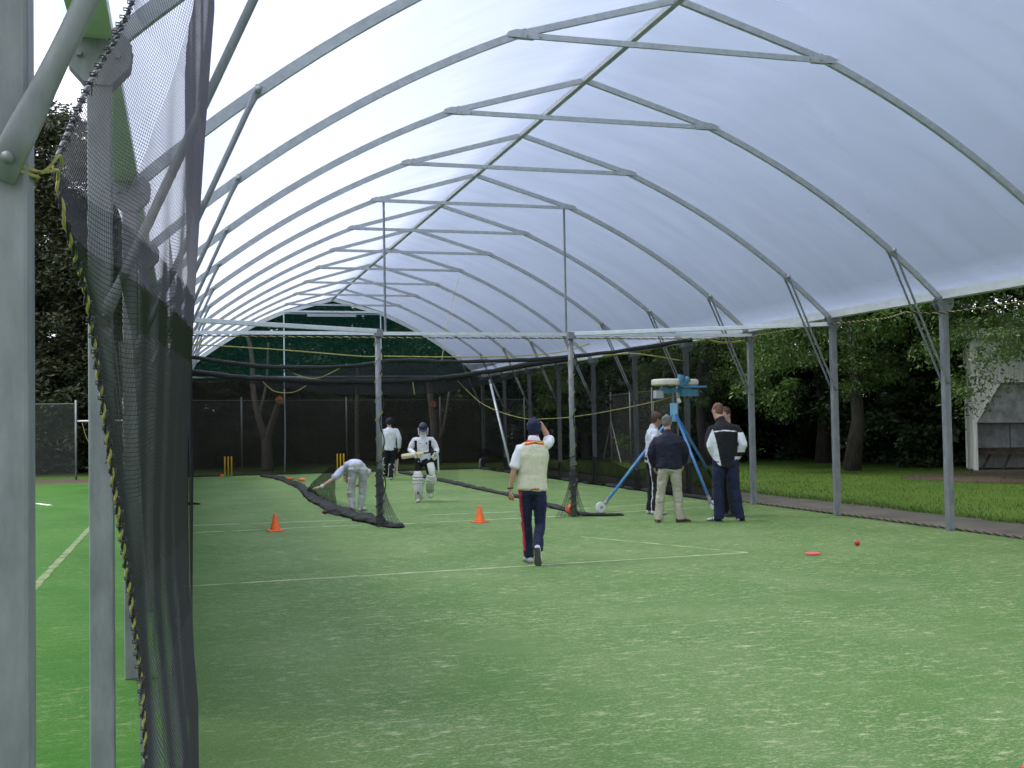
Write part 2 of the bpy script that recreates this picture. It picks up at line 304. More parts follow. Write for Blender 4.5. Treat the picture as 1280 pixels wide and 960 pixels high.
# ------------------------------------------------------------------ layout constants (metres; X across the shelter, Y along it)
Y0, BAY, XR, XL, HP, HR_ = 14.079, 2.956, 10.80, -0.34, 3.363, 6.282
XM = (XR+XL)/2
def yb(n): return Y0+n*BAY
N0, N1 = -6, 9
# ------------------------------------------------------------------ the ground
sheet('ground', -400, 500, -300, 700, -.02, M['ground'])
sheet('lawn', 12.3, 60, -20, 60, -.008, M['grass'], 1, 60)
lf = sheet('grass_strip', -40, 12.3, 41.4, 48, -.008, M['grass'])
sheet('path', 10.9, 12.45, -10, 41, -.004, M['path'], 4, 120, .28)
sheet('turf_outer', -14, .04, -14, 38.2, 0, M['turf_out'], 1, 1)
sheet('turf', .04, 10.84, -14, 41.0, 0, M['turf'])
sheet('far_bank', -30, .04, 38.2, 41.4, -.004, M['soil'], 1, 1)
def strip_line(name, pts, wd, m, z=.004):
    b = MB(); P = [V3((x, y, z)) for x, y in pts]; n = 60; vs = []
    tot = smooth_pts(P, n) if len(P) > 2 else [P[0].lerp(P[1], i/n) for i in range(n+1)]
    for i, p in enumerate(tot):
        t = (tot[min(i+1,n)]-tot[max(i-1,0)]).normalized(); s = Vector((-t.y, t.x, 0)); ww = wd/2*(1+.45*noise.noise(p*3.0))
        vs += [p-s*ww, p+s*ww]
    b._add(vs, [(2*i, 2*i+1, 2*i+3, 2*i+2) for i in range(n)]); o = b.build(name, m); o['kind'] = 'structure'; return o
strip_line('seam_line', [(-.2,12.62),(3,12.72),(6.84,12.86)], .07, M['line2'])
strip_line('seam_line', [(6.84,12.86),(6.2,14.3),(5.6,15.6)], .05, M['line2'])
strip_line('crease_line', [(.0,19.0),(2.9,19.12)], .05, M['line'])
strip_line('crease_line', [(.0,20.42),(2.95,20.2)], .05, M['line'])
strip_line('crease_line', [(3.6,19.0),(6.5,19.15)], .05, M['line'])
strip_line('crease_line', [(3.4,20.6),(6.5,20.5)], .05, M['line'])
strip_line('crease_line', [(7.2,19.35),(10.4,19.9)], .05, M['line'])
strip_line('crease_line', [(7.3,20.6),(10.5,21.4)], .05, M['line'])
strip_line('outer_line', [(-1.56,9.5),(-1.55,22)], .09, M['line3'])
strip_line('outer_line', [(-2.9,27.5),(-3.3,28.4)], .13, M['white_line'])

# ------------------------------------------------------------------ the shelter
sh = thing('shelter', 'long galvanised steel shelter with a curved translucent film roof over the turf', 'shelter', (XM, Y0, 0))
def local(o): o.matrix_parent_inverse = Matrix.Translation((-XM, -Y0, 0)); return o
# arch profile: circle through eave, strut point and tie end, then straight to the ridge
def circ3(a, b, c):
    ax, ay, bx, by, cx, cy = *a, *b, *c; d = 2*(ax*(by-cy)+bx*(cy-ay)+cx*(ay-by))
    ux = ((ax*ax+ay*ay)*(by-cy)+(bx*bx+by*by)*(cy-ay)+(cx*cx+cy*cy)*(ay-by))/d; uy = ((ax*ax+ay*ay)*(cx-bx)+(bx*bx+by*by)*(ax-cx)+(cx*cx+cy*cy)*(bx-ax))/d
    return ux, uy, math.hypot(ax-ux, ay-uy)
HW = (XR-XL)/2
ux, uy, ur = circ3((HW, HP), (HW-.87, 4.10), (1.74, 5.79))
a0, a1 = math.atan2(HP-uy, HW-ux), math.atan2(5.79-uy, 1.74-ux)
half = [(ux+ur*math.cos(a0+(a1-a0)*i/16), uy+ur*math.sin(a0+(a1-a0)*i/16)) for i in range(17)]
def arch_x(side, extra=0): return [(XM+side*x, z+extra) for x, z in half]
for n in range(N0, N1+1):
    y = yb(n); b = MB()
    for sd in (-1, 1):
        P = [(x, y, z) for x, z in arch_x(sd)]
        b.sweep(P, lambda i: [(-.025,-.038),(.025,-.038),(.025,.038),(-.025,.038)], (0,1,0))
        b.beam((XM+sd*1.90, y, 5.735), (XM+sd*.05, y, HR_-.01), .05, .07)
        b.box((XM+sd*1.80, y, 5.76), (.30, .075, .085))
    local(b.build('arch', M['steel_roof'], sh))
    b = MB(); b.beam((XM-1.78, y-.045, 5.735), (XM+1.78, y-.045, 5.735), .03, .06)
    for sd in (-1, 1):
        for k in (0, .14): b.cyl((XM+sd*(1.74-k), y-.075, 5.735), (XM+sd*(1.74-k), y-.03, 5.735), .014, 6)
    local(b.build('tie_bar', M['steel_roof'], sh))
    for sd, X in ((-1, XL), (1, XR)):
        X0_ = X; X = X+(.022 if (n == -4 and sd < 0) else 0); b = MB(); b.box((X, y, HP/2-.03), (.10, .10, HP-.06))
        po = local(b.build('post', M['steel'], sh, bevel=.008))
        if n <= -1 or sd > 0 or n < 3:
            b = MB(); hz = HP
            for k in (-1, 1): b.plate([(X-.14, y+k*.058, hz+.02), (X-.10, y+k*.058, hz+.075), (X+.10, y+k*.058, hz+.075), (X+.14, y+k*.058, hz+.02), (X+.13, y+k*.058, hz-.07), (X+.05, y+k*.058, hz-.16), (X-.05, y+k*.058, hz-.16), (X-.13, y+k*.058, hz-.07)], (0,1,0), .008)
            for dx in (-.08, .08): b.cyl((X+dx, y-.085, hz-.03), (X+dx, y+.085, hz-.03), .014, 6)
            b.build('head_plate', M['steel'], po)
        # knee brace from the post up to the arch
        b = MB(); top = (X-sd*.87, y-.0, 4.10); low = (X-sd*.02, y, 2.19)
        dv = (V3(top)-V3(low)).normalized()
        for off in ((-.068, .068) if sd > 0 else (-.075,)):
            a_ = V3(low)+Vector((0, off*.9 if sd > 0 else off, 0)); c_ = V3(top)+Vector((0, off if sd > 0 else off, 0))
            rr = .017 if sd > 0 else .021
            b.sweep([a_-dv*.04, a_+dv*.06, a_+dv*.10, a_+dv*.15, a_+dv*.21, c_-dv*.19, c_-dv*.13, c_-dv*.08, c_+dv*.03],
                    lambda i: [((.008,.008,rr*.5,rr*.85,rr,rr,rr*.8,rr*.4,.008)[i]*math.cos(t*math.pi/9), (rr*1.35,rr*1.35,rr*1.25,rr*1.08,rr,rr,rr*1.1,rr*1.3,rr*1.3)[i]*math.sin(t*math.pi/9)) for t in range(18)], (0,1,0))
        b.cyl(V3(top)+Vector((0,-.11,0)), V3(top)+Vector((0,.09,0)), .026, 8, mi=1); b.cyl(V3(low)+Vector((0,-.094,0)), V3(low)+Vector((0,.08,0)), .011, 8, mi=0)
        local(b.build('knee_brace', [M['steel'], M['bolt']], sh, smooth=True))
b = MB(); b.beam((XM, yb(N0)-.2, HR_-.005), (XM, yb(N1)+.05, HR_-.005), .075, .06, (1,0,0)); local(b.build('ridge_beam', M['steel_roof'], sh))
for sd, X in ((-1, XL), (1, XR)):
    b = MB(); b.box((X-sd*.0, (yb(N0)+yb(N1))/2, HP+.115), (.10, yb(N1)-yb(N0)+.3, .105)); b.box((X+sd*.02, (yb(N0)+yb(N1))/2, HP+.052), (.16, yb(N1)-yb(N0)+.3, .02)); local(b.build('eave_rail', M['gutter'], sh))
# translucent roof film, one long sheet, slightly slack between the arches
prof = [(x, z+.058) for x, z in reversed([(XM-HW-.03, HP+.10)]+[(XM-x, z+.0) for x, z in half][0:0])]
fl = [(XM-x, z) for x, z in half]+[(XM-1.2, 5.955),(XM-.6, 6.12),(XM, HR_)]+[(XM+.6, 6.12),(XM+1.2, 5.955)]+[(XM+x, z) for x, z in reversed(half)]
fl[0] = (XL-.16, HP+.10); fl[-1] = (XR+.16, HP+.10)
ny = (N1-N0)*8
vs = []; fs = []
for j in range(ny+1):
    y = yb(N0)+(yb(N1)-yb(N0))*j/ny; u = (j % 8)/8; sag = .012*math.sin(math.pi*u)
    for i, (x, z) in enumerate(fl):
        e = math.sin(math.pi*i/(len(fl)-1)); k = (x-XM)/HW
        vs.append((x-k*sag*e, y, z+.062-sag*e*(1-abs(k))))
m_ = len(fl)
for j in range(ny):
    for i in range(m_-1): fs.append((j*m_+i, j*m_+i+1, (j+1)*m_+i+1, (j+1)*m_+i))
b = MB(); b._add(vs, fs); local(b.build('roof_film', M['film'], sh, smooth=True))
# cross frame at the third bay: hanging rods and a cross bar
y = yb(2)
b = MB(); b.beam((XL, y-.07, HP-.03), (XR, y-.07, HP-.03), .05, .06); local(b.build('cross_bar', M['steel_bright'], sh))
for x in (XM-1.72, XM+1.72):
    b = MB(); b.cyl((x, y-.02, HP-.05), (x, y-.02, 5.76), .022, 8); local(b.build('hanging_rod', M['steel'], sh))
# closed far end: rods, rail, green shade cloth above, black net below
y = yb(N1)
for x in (XM-1.74, XM+1.74):
    b = MB(); b.cyl((x, y-.06, 3.4), (x, y-.06, 5.76), .024, 8); local(b.build('hanging_rod', M['steel_bright'], sh))
b = MB(); b.beam((XL, y-.08, 3.46), (XR, y-.08, 3.46), .05, .055); local(b.build('cross_bar', M['steel'], sh))
b = MB(); b.beam((XM-1.74, y-.10, 5.80), (XM+1.74, y-.10, 5.80), .05, .06); local(b.build('cross_bar', M['steel_bright'], sh))
b = MB(); b.box((XM-.05, y-.16, 5.66), (1.75, .05, .09)); local(b.build('light_batten', M['grey_box'], sh))
b = MB()
for sd in (-1, 1): b.sweep([(x, y-.055, z-.03) for x, z in arch_x(sd)]+[(XM, y-.055, HR_-.03)], lambda i: [(-.02,-.06),(.02,-.06),(.02,.06),(-.02,.06)], (0,1,0))
local(b.build('gable_trim', M['gutter'], sh))
b = MB(); gp = [(x, y+.03, z-.02) for x, z in [(XL,HP)]+[(XM-x, z) for x, z in half]+[(XM, HR_)]+[(XM+x, z) for x, z in reversed(half)]]
cpt = (XM, y+.03, HP); b._add([cpt]+gp, [(0, i+1, i+2) for i in range(len(gp)-1)]); local(b.build('shade_cloth', M['shade'], sh))
# two long rails from the net poles to the second row of post heads
def rail(p, q, label):
    t = thing('net_rail', label, 'rail', p, 0, 'net rails'); b = MB(); v = V3(q)-V3(p); b.beam((0,0,0), v, .07, .075, (0,0,1)); b.build('bar', M['steel_bright'], t, bevel=.006)
    b = MB(); b.box((0,0,-.03), (.14,.12,.12)); b.build('clamp', M['steel'], t); return t
rail((3.17, 18.70, 3.27), (XL+.05, yb(1), 3.30), 'bright square rail running from the left net pole to the netted side of the shelter')
rail((6.68, 18.93, 3.26), (XR-.05, yb(1), 3.30), 'bright square rail running from the right net pole to the open posts')

# ------------------------------------------------------------------ netting
def bundle(name, ctrl, r, label, n=60, m=None, cat='net', wob=.35, group=None):
    pts = smooth_pts(ctrl, n); rr = [r*(1+wob*noise.noise(p*2.7)+.25*noise.noise(p*9)) for p in pts]
    pts = [p+Vector((0,0,r*.35*noise.noise(p*5+Vector((3,3,3))))) for p in pts]
    b = MB(); b.tube(pts, rr, 7); o = b.build(name, m or M['bundle'], None, smooth=True)
    return tag(o, label, cat, group)
# far end netting
y = yb(N1)-.22
t = thing('backdrop_net', 'black net wall closing the far end of the shelter behind the stumps', 'net', (XM, y, 0))
b = grid_surf(lambda u, v: (XL-XM+u*(XR-XL), .10*noise.noise(Vector((u*9, v*3, 0))), 3.42*v), 60, 12); b.build('net_panel', M['net_back'], t, smooth=True)
b = grid_surf(lambda u, v: (XL-XM+u*(XR-XL), .5+.08*noise.noise(Vector((u*7, v*3, 4))), 3.3*v), 60, 12); b.build('net_panel', M['net_back'], t, smooth=True)
b = MB(); b.tube([(XL-XM+i*(XR-XL)/60, -.03+.05*noise.noise(Vector((i*.6,0,0))), .03) for i in range(61)], .045, 6); b.build('hem', M['bundle'], t)
# right side net, far bays
t = thing('side_net', 'see-through black net hung along the far right posts down to the turf', 'net', (XR-.12, 31, 0))
def sn(u, v):
    yy = 21.2+u*(40.3-21.2)-31; top = 3.30-.25*math.sin(u*6.3)**2*.2
    return (-.08+.12*noise.noise(Vector((u*12, v*2.2, 0))), yy, top*v)
grid_surf(sn, 70, 12).build('net_panel', M['net_side'], t, smooth=True)
def sn2(u, v): p = sn(u, 0); return (p[0]-.10, p[1], .02+(.62+.12*math.sin(u*21))*v)
grid_surf(sn2, 90, 4).build('hem_panel', M['net_low'], t, smooth=True)
b = MB(); b.tube([(-.15+.08*noise.noise(Vector((i*.4,7,0))), 21.2-31+i*(19.1)/80, .04) for i in range(81)], [.05+.025*noise.noise(Vector((i*.9,0,0))) for i in range(81)], 6); b.build('hem', M['bundle'], t)
# left side net: strands near the camera, dense sheet farther on
t = thing('side_net', 'black mesh curtain close to the camera with a laced yellow rope edge', 'net', (0, 3, 0))
def net_x(yy, z):
    """inner face of the hanging net: bulges inwards near the camera"""
    u = max(0, min(1, (yy-2.30)/2.6)); base = -.245+.255*u**.8
    if yy > 4.9: base = .01+.009*(yy-4.9)
    hi = max(0, min(1, (z-1.4)/2.0)); lo = max(0, min(1, (1.15-z)/.6))
    bulge = math.exp(-((yy-4.4)/1.2)**2)*(.15*hi**1.2+.05*lo)
    fold = .002*math.sin(yy*17+z*1.2)*min(1, max(0, (yy-2.6)))
    return base+bulge+fold
def left_edge(z):
    """Y of the laced rope edge at height z"""
    K = [(3.9,4.0),(2.87,3.2),(2.51,2.8),(2.23,2.4),(2.10,2.38),(1.97,2.6),(1.60,2.8),(1.25,3.0),(.94,3.1),(.5,3.15),(.0,3.2)]
    for (za, ya), (zb_, yb_) in zip(K, K[1:]):
        if z >= zb_: return ya+(yb_-ya)*(za-z)/(za-zb_)
    return 3.2
def ex(z):
    K = [(3.9,-.06),(2.87,-.124),(2.51,-.209),(2.23,-.243),(2.10,-.218),(1.97,-.196),(1.60,-.16),(1.25,-.126),(.94,-.102),(.5,-.10),(0,-.10)]
    for (za, a), (zb_, c) in zip(K, K[1:]):
        if z >= zb_: return a+(c-a)*(za-z)/(za-zb_)
    return -.1
def net_pt(s, z, lay=0):
    yl = left_edge(z); yy = yl+s; k = min(1, s/.55); x = ex(z)*(1-k)+net_x(yy, z)*k
    return x-lay*.05*min(1, s/.8), yy, z
def strands(cell_y, cell_z, zmin, zmax, smax, lay, mname, wd, zig=.35, name='mesh'):
    b = MB(); vs = b.v; fs = b.f; nr = int((zmax-zmin)/cell_z); ncn = int(smax/cell_y)
    def P(i, j):
        z = zmin+j*cell_z; zg = zig*max(0, min(1, (1.9-z)/.9)); s = i*cell_y + (cell_y*zg*.6 if (i+j) % 2 else 0)
        z += (cell_z*zg*.25 if (i+j) % 2 else 0); return net_pt(s, z+.02*math.sin(s*7+z)*min(1, s), lay)
    G = [[P(i, j) for j in range(nr+1)] for i in range(ncn+1)]
    for i in range(ncn+1):
        for j in range(nr+1):
            x, yy, z = G[i][j]
            if j < nr:
                q = G[i][j+1]; o = len(vs); vs += [(x-wd, yy, z), (x+wd, yy, z), (q[0]+wd, q[1], q[2]), (q[0]-wd, q[1], q[2])]; fs.append((o, o+1, o+2, o+3))
            if i < ncn and (z > 1.5 or (i+j) % 2):
                q = G[i+1][j]; o = len(vs); vs += [(x, yy, z-wd), (q[0], q[1], q[2]-wd), (q[0], q[1], q[2]+wd), (x, yy, z+wd)]; fs.append((o, o+1, o+2, o+3))
    b.mi = [0]*len(fs); ob = b.build(name, M[mname], t); ob.location = (0,-3,0); ob['kind'] = 'stuff'; return ob
strands(.0145, .0125, .02, 3.9, 3.4, 0, 'strand', .00085, name='net_mesh')
strands(.019, .015, .02, 1.95, 3.2, 1, 'strand2', .0007, name='net_mesh')
b = grid_surf(lambda u, v: (net_x(5.6+u*35, 3.3*v)+.01, 5.6+u*35-3, 3.36*v), 120, 12); b.build('net_panel', M['net_wall'], t, smooth=True)
b = grid_surf(lambda u, v: (net_x(7.0+u*33, 3.3*v)-.10, 7.0+u*33-3, 2.9*v), 90, 8); b.build('net_panel', M['net_wall'], t, smooth=True)
edge = [(ex(z), left_edge(z)-3, z) for z in (3.9,3.4,2.87,2.51,2.23,2.10,1.97,1.60,1.25,.94,.5,.06)]
twist_rope(edge[4:], .0058, .055, 'edge_rope', t)
twist_rope(edge[:5], .006, .05, 'edge_rope', t, mats=[M['rope_k'], M['strand2']])
b = MB()                                                       # lacing knots along the edge
for i in range(110):
    z = .1+i*.034; p = V3((ex(z), left_edge(z)-3, z)); a = random.uniform(0, 6.28)
    d = Vector((math.cos(a)*.4, .6, math.sin(a))).normalized()
    b.tube([p-d*.010, p+Vector((.008,0,.004)), p+d*random.uniform(.012,.026)], .0016, 4)
    b.tube([p+Vector((.010*math.cos(k), 0, .008*math.sin(k)+.002*k)) for k in (0,1.2,2.5,3.8,5,6.2)], .002, 4)
b.build('lacing', M['strand'], t)['kind'] = 'stuff'
# yellow tie holding the rope to the nearest post
X, yy = XL+.013, yb(-4)
b = MB(); lp = [(X+.062*math.cos(a)*1.15, yy+.062*math.sin(a)*1.15, 2.185+.004*math.sin(3*a)) for a in [k*math.pi/8 for k in range(17)]]
b.tube(lp, .0035, 6); b.tube([(p[0], p[1], p[2]-.010) for p in lp], .0035, 6)
b.tube(smooth_pts([(X+.07, yy, 2.185), (X+.083, yy+.02, 2.19), (X+.10, yy+.05, 2.20), (ex(2.2), left_edge(2.2), 2.20)], 12), .0035, 6)
b.tube(smooth_pts([(X+.075, yy-.01, 2.18), (X+.09, yy+.0, 2.195), (X+.105, yy+.03, 2.225), (ex(2.25)+.01, left_edge(2.25), 2.235)], 12), .003, 6)
tag(b.build('rope_tie', M['rope_y'], None, smooth=True), 'yellow rope tied round the nearest left post holding the net corner', 'rope')
# hanging net bundles across the far lanes
A = [(-.2,22,3.05),(.28,22,3.02),(1.06,22,2.90),(1.81,22,2.84),(3.04,22,2.85),(4.15,22,2.97),(5.13,22,2.94),(6.47,22,2.96),(7.51,22,3.02),(8.93,22,3.17),(10.5,22,3.40)]
bundle('rolled_net', A, .042, 'nearer of two black net rolls sagging across the lanes below the cross bar')
Bp = [(-.1,30,3.2),(.38,30,3.13),(1.44,30,3.0),(2.46,30,2.94),(4.57,30,2.87),(6.54,30,2.93),(7.9,30,3.08),(9.3,30,3.3),(10.7,30,3.48)]
bundle('rolled_net', Bp, .068, 'farther black net roll sagging lower across the lanes towards the green end cloth')
def skirt(ctrl, y, dz, name, label, m):
    pts = smooth_pts(ctrl, 60); t_ = MB(); vs = []
    for i, p in enumerate(pts):
        d = dz(i/60)
        for k in range(5): vs.append((p.x, p.y+.05*noise.noise(Vector((p.x*2, k, 0))), p.z-d*k/4))
    t_._add(vs, [(i*5+k, i*5+k+1, (i+1)*5+k+1, (i+1)*5+k) for i in range(60) for k in range(4)])
    return tag(t_.build(name, m, None, smooth=True), label, 'net')
skirt(Bp, 30, lambda u: .12+.28*max(0, math.sin(math.pi*(u*1.35-.35)))*1.0, 'hanging_net', 'loose black net skirt drooping below the farther roll', M['net_sag'])
skirt([(p[0], p[1]+1, p[2]) for p in A[3:8]], 23, lambda u: .35*math.sin(math.pi*u), 'hanging_net', 'thin black net swag between the left pole and mid lane under the cross bar', M['net_sag'])
# ropes overhead
def rope(ctrl, r, label, name='rope', m='rope_y', n=40, group=None):
    b = MB(); b.tube(smooth_pts(ctrl, n), r, 5); return tag(b.build(name, M[m], None, smooth=True), label, 'rope', group)
rope([(XL,21,3.24),(.27,21,3.20),(1.73,21,3.11),(3.2,21,2.99),(3.66,21,2.99),(4.9,21,2.975),(6.18,21,2.99),(7.17,21,3.07),(7.6,20.5,3.2)], .012, 'yellow rope strung across the left lanes just under the cross bar')
tag(twist_rope([(XL+.1,19.8,3.27),(3.3,19.8,3.25),(6.9,19.8,3.25),(9.8,19.8,3.25),(10.7,19.9,3.3)], .013, .16, 'rope'), 'black and yellow rope running along the underside of the cross bar', 'rope')
rope([(9.36,20.2,2.19),(8.97,20.4,2.07),(8.41,21,1.93),(8.01,22,1.82),(7.97,24,1.77),(7.82,26,1.81),(7.7,29,2.2),(7.5,31,2.9)], .008, 'yellow rope drooping from the bowling machine head into the far lanes')
rope([(8.90,20.45,2.05),(8.90,20.45,1.9),(8.91,20.46,1.80)], .010, 'short yellow rope end dangling behind the man with sunglasses on his cap')
rope([(5.0,22,2.95),(5.6,24,3.9),(6.6,27,5.3)], .006, 'thin pale cord slanting from the mid lane net up to the roof')
rope([(3.1,22,2.9),(2.6,22.5,2.65),(2.2,23,2.75),(1.9,23,2.95)], .007, 'loose rope loop hanging beside the left pole', n=20)
rope([(2.0,30,2.9),(2.3,29.8,2.62),(2.75,29.6,2.58),(3.1,29.6,2.75)], .008, 'small frayed rope loop hanging under the farther net roll on the left lane', n=20)
rope([(6.0,30,2.85),(6.05,30,2.5)], .018, 'knotted rope end hanging straight under the farther net roll', n=4)
rope([(9.8,19.9,3.26),(10.2,19.95,3.19),(10.75,20.0,3.24)], .02, 'yellow rope lashed to the third open post head from the right', n=10)
rope([(8.7,yb(3)-.3,3.1),(9.6,yb(3)-.1,3.15),(XR,yb(3)-.07,2.98)], .018, 'yellow rope lashed to the fourth open post head from the right', n=10)
tag(twist_rope([(10.72,9,3.30),(10.72,10.9,3.20),(10.75,yb(-.05),3.20),(10.2,14.1,3.21),(10.72,15.4,3.25),(10.75,yb(1),3.30),(10.5,18,3.28),(10.72,yb(2)-.1,3.30)], .014, .14, 'rope'), 'black and yellow rope looping along the eave of the open side', 'rope')
tag(twist_rope([(10.86,6,.02),(10.88,9,.02),(10.87,12,.02),(10.9,15,.02),(10.87,18,.02),(10.88,20.6,.02)], .016, .20, 'rope', mats=[M['rope_d'], M['rope_k']]), 'black and yellow rope lying on the ground along the turf edge by the open posts', 'rope')
rope([(3.44,40.2,3.4),(3.46,40.2,1.7),(3.43,40.2,.1)], .022, 'dark rope hanging straight down the far net left of the middle stumps', m='strand2', n=6)
# net poles with wrapped net and rope
def net_pole(x, y, label, seed):
    rnd = random.Random(seed); t = thing('net_pole', label, 'pole', (x, y, 0), 0)
    b = MB(); b.cyl((0,0,0), (0,0,3.27), .048, 14); b.build('pole', M['steel'], t, smooth=True)
    b = MB(); pts = [((.058+.012*math.sin(k*1.7))*math.cos(k*.55), (.058+.01*math.cos(k*1.3))*math.sin(k*.55), 3.1*k/110) for k in range(111)]
    b.tube(pts, .007, 5); pts = [(.075*math.cos(k*.9+1), .075*math.sin(k*.9+1), .1+1.0*k/40) for k in range(41)]; b.tube(pts, .009, 5, mi=1); b.build('wrapped_rope', [M['rope_y'], M['bundle']], t, smooth=True)
    b = MB(); b.tube([(.055*math.cos(i*.7)*.8+.05, .055*math.sin(i*.5), 3.1*i/40) for i in range(41)], [.010+.008*noise.noise(Vector((i*.8, seed, 0))) for i in range(41)], 6); b.build('wrapped_net', M['bundle'], t, smooth=True)
    return t
def flare(x, y, dx, dy, h, label, seed):
    """net skirt spreading from the pole down to the turf, built of strands"""
    b = MB(); N, K = 34, 30; wd = .0019; G = []
    for i in range(N+1):
        col = []
        for j in range(K+1):
            v = j/K; sp = v**1.9; u = i/N
            px = -.07*(1-sp)+dx[0]*sp+(u)*(.10*(1-sp)+(dx[1]-dx[0])*sp); py = -.05-.12*sp+dy*sp*u+.04*math.sin(i*1.3)*sp
            col.append(V3((px, py, h*(1-v)+.012)))
        G.append(col)
    for i in range(N+1):
        for j in range(K+1):
            p = G[i][j]
            if j < K: q = G[i][j+1]; b._add([p-Vector((wd,0,0)), p+Vector((wd,0,0)), q+Vector((wd,0,0)), q-Vector((wd,0,0))], [(0,1,2,3)])
            if i < N and j: q = G[i+1][j]; b._add([p-Vector((0,0,wd)), q-Vector((0,0,wd)), q+Vector((0,0,wd)), p+Vector((0,0,wd))], [(0,1,2,3)])
    o = b.build('net_skirt', M['strand'], None); o.location = (x, y, 0); return tag(o, label, 'net')
net_pole(3.16, 18.72, 'steel net pole wrapped in rope and black net between the two left lanes', 1)
net_pole(6.67, 18.95, 'steel net pole wrapped in rope and net just right of the walking man', 5)
flare(3.16, 18.72, (-.10, .34), .05, .95, 'black net skirt spreading at the foot of the pole between the left lanes', 1)
flare(6.67, 18.95, (-.40, .22), .1, .85, 'black net skirt spreading round the orange ball at the foot of the right pole', 2)
# lane divider nets dropped on the turf
def divider(ctrl, label, r, n=260):
    pts = smooth_pts(ctrl, n); b = MB(); K = 16; rr = [r(i/n)*(1+.35*noise.noise(p*1.5)+.22*noise.noise(p*5)) for i, p in enumerate(pts)]
    def pr(i):
        o = []
        for q in range(K):
            a = 2*math.pi*q/K; m_ = 1+.38*noise.noise(Vector((pts[i].y*3.1, math.cos(a)*1.4, math.sin(a)*1.4)))+.25*noise.noise(Vector((pts[i].y*11, math.cos(a)*3, math.sin(a)*3)))
            o.append((rr[i]*1.5*math.cos(a)*m_, rr[i]*.62*math.sin(a)*m_))
        return o
    b.sweep([p+Vector((.03*noise.noise(p*2.3), 0, rr[i]*.40)) for i, p in enumerate(pts)], pr, None)
    return tag(b.build('fallen_net', M['bundle'], None, smooth=True), label, 'net')
divider([(3.46,18.25,0),(3.31,18.47,0),(3.2,19.1,0),(3.05,20.3,0),(2.90,21.7,0),(2.86,23.9,0),(2.9,26.4,0),(3.1,30.6,0),(3.05,34.6,0),(2.92,37.6,0),(2.6,39,0)], 'thick black net heaped on the turf from the left pole towards the bending man', lambda u: .082+.035*math.exp(-((u-.45)/.2)**2) if u > .04 else .082*(u/.04)**.5+.01)
divider([(7.55,18.75,0),(7.2,18.85,0),(6.95,19.1,0),(6.95,19.9,0),(7.03,21.3,0),(7.25,24.4,0),(7.26,27.8,0),(7.33,31.7,0),(7.3,38.9,0)], 'thin line of black net heaped on the turf behind the right pole', lambda u: (.042+.035*u) if u > .05 else .042*(u/.05)**.5+.006)
# the piece of net the bending man is lifting
b = MB(); ctop = [(2.98,22.3,.02),(2.70,22.35,.30),(2.40,22.2,.46),(2.22,22.6,.30)]
def lifted(u, v):
    topz = .10+.70*min(1, u*1.15)**.8
    return (2.92+.12*u+.03*noise.noise(Vector((u*6, v*4, 0))), 28-4.5*u+.1*noise.noise(Vector((u*5, v*4, 3))), .02+topz*v)
grid_surf(lifted, 16, 12, b=b); tag(b.build('raised_net', M['net_fold'], None, smooth=True), 'triangle of black net pulled up beside the bending man', 'net')
# thin divider curtains hanging over the lanes, drawn back far from the poles
def curtain(x, ya, yb_, label):
    b = grid_surf(lambda u, v: (x+.10*noise.noise(Vector((u*9, v*2, x))), ya+(yb_-ya)*u, .05+2.85*v-.15*math.sin(u*3.14)*v), 40, 8); return tag(b.build('divider_net', M['net_light'], None, smooth=True), label, 'net')
curtain(2.95, 30.2, 40.2, 'faint black divider net hanging in the far half of the left lanes')
curtain(7.3, 30.2, 40.2, 'faint black divider net hanging in the far half of the right lanes')

# ------------------------------------------------------------------ trees and planting
def leaf_cloud(cent, rad, per, L, W, droop, seed):
    g = np.random.default_rng(seed); cent = np.asarray(cent, float); rad = np.asarray(rad, float); n = len(cent)*per
    c = np.repeat(cent, per, 0); r = np.repeat(rad, per, 0)
    d = g.normal(size=(n,3)); d /= np.linalg.norm(d, axis=1, keepdims=True); pos = c + d*r*(g.random((n,1))**.45)
    ax = g.normal(size=(n,3)); ax[:,2] = ax[:,2]*.6-droop; ax /= np.linalg.norm(ax, axis=1, keepdims=True)
    t = g.normal(size=(n,3)); s = np.cross(ax, t); s /= np.linalg.norm(s, axis=1, keepdims=True)
    k = (.6+.8*g.random((n,1))); ll = L*k; ww = W*k
    v = np.stack([pos, pos+ax*ll*.5+s*ww*.5, pos+ax*ll, pos+ax*ll*.5-s*ww*.5], 1).reshape(-1,3)
    return v, n
def quads_mesh(name, v, n, m):
    me = bpy.data.meshes.new(name); me.vertices.add(len(v)); me.vertices.foreach_set('co', v.astype(np.float32).ravel())
    me.loops.add(4*n); me.loops.foreach_set('vertex_index', np.arange(4*n, dtype=np.int32)); me.polygons.add(n)
    me.polygons.foreach_set('loop_start', np.arange(0, 4*n, 4, dtype=np.int32)); me.update(calc_edges=True); me.materials.append(m); return me
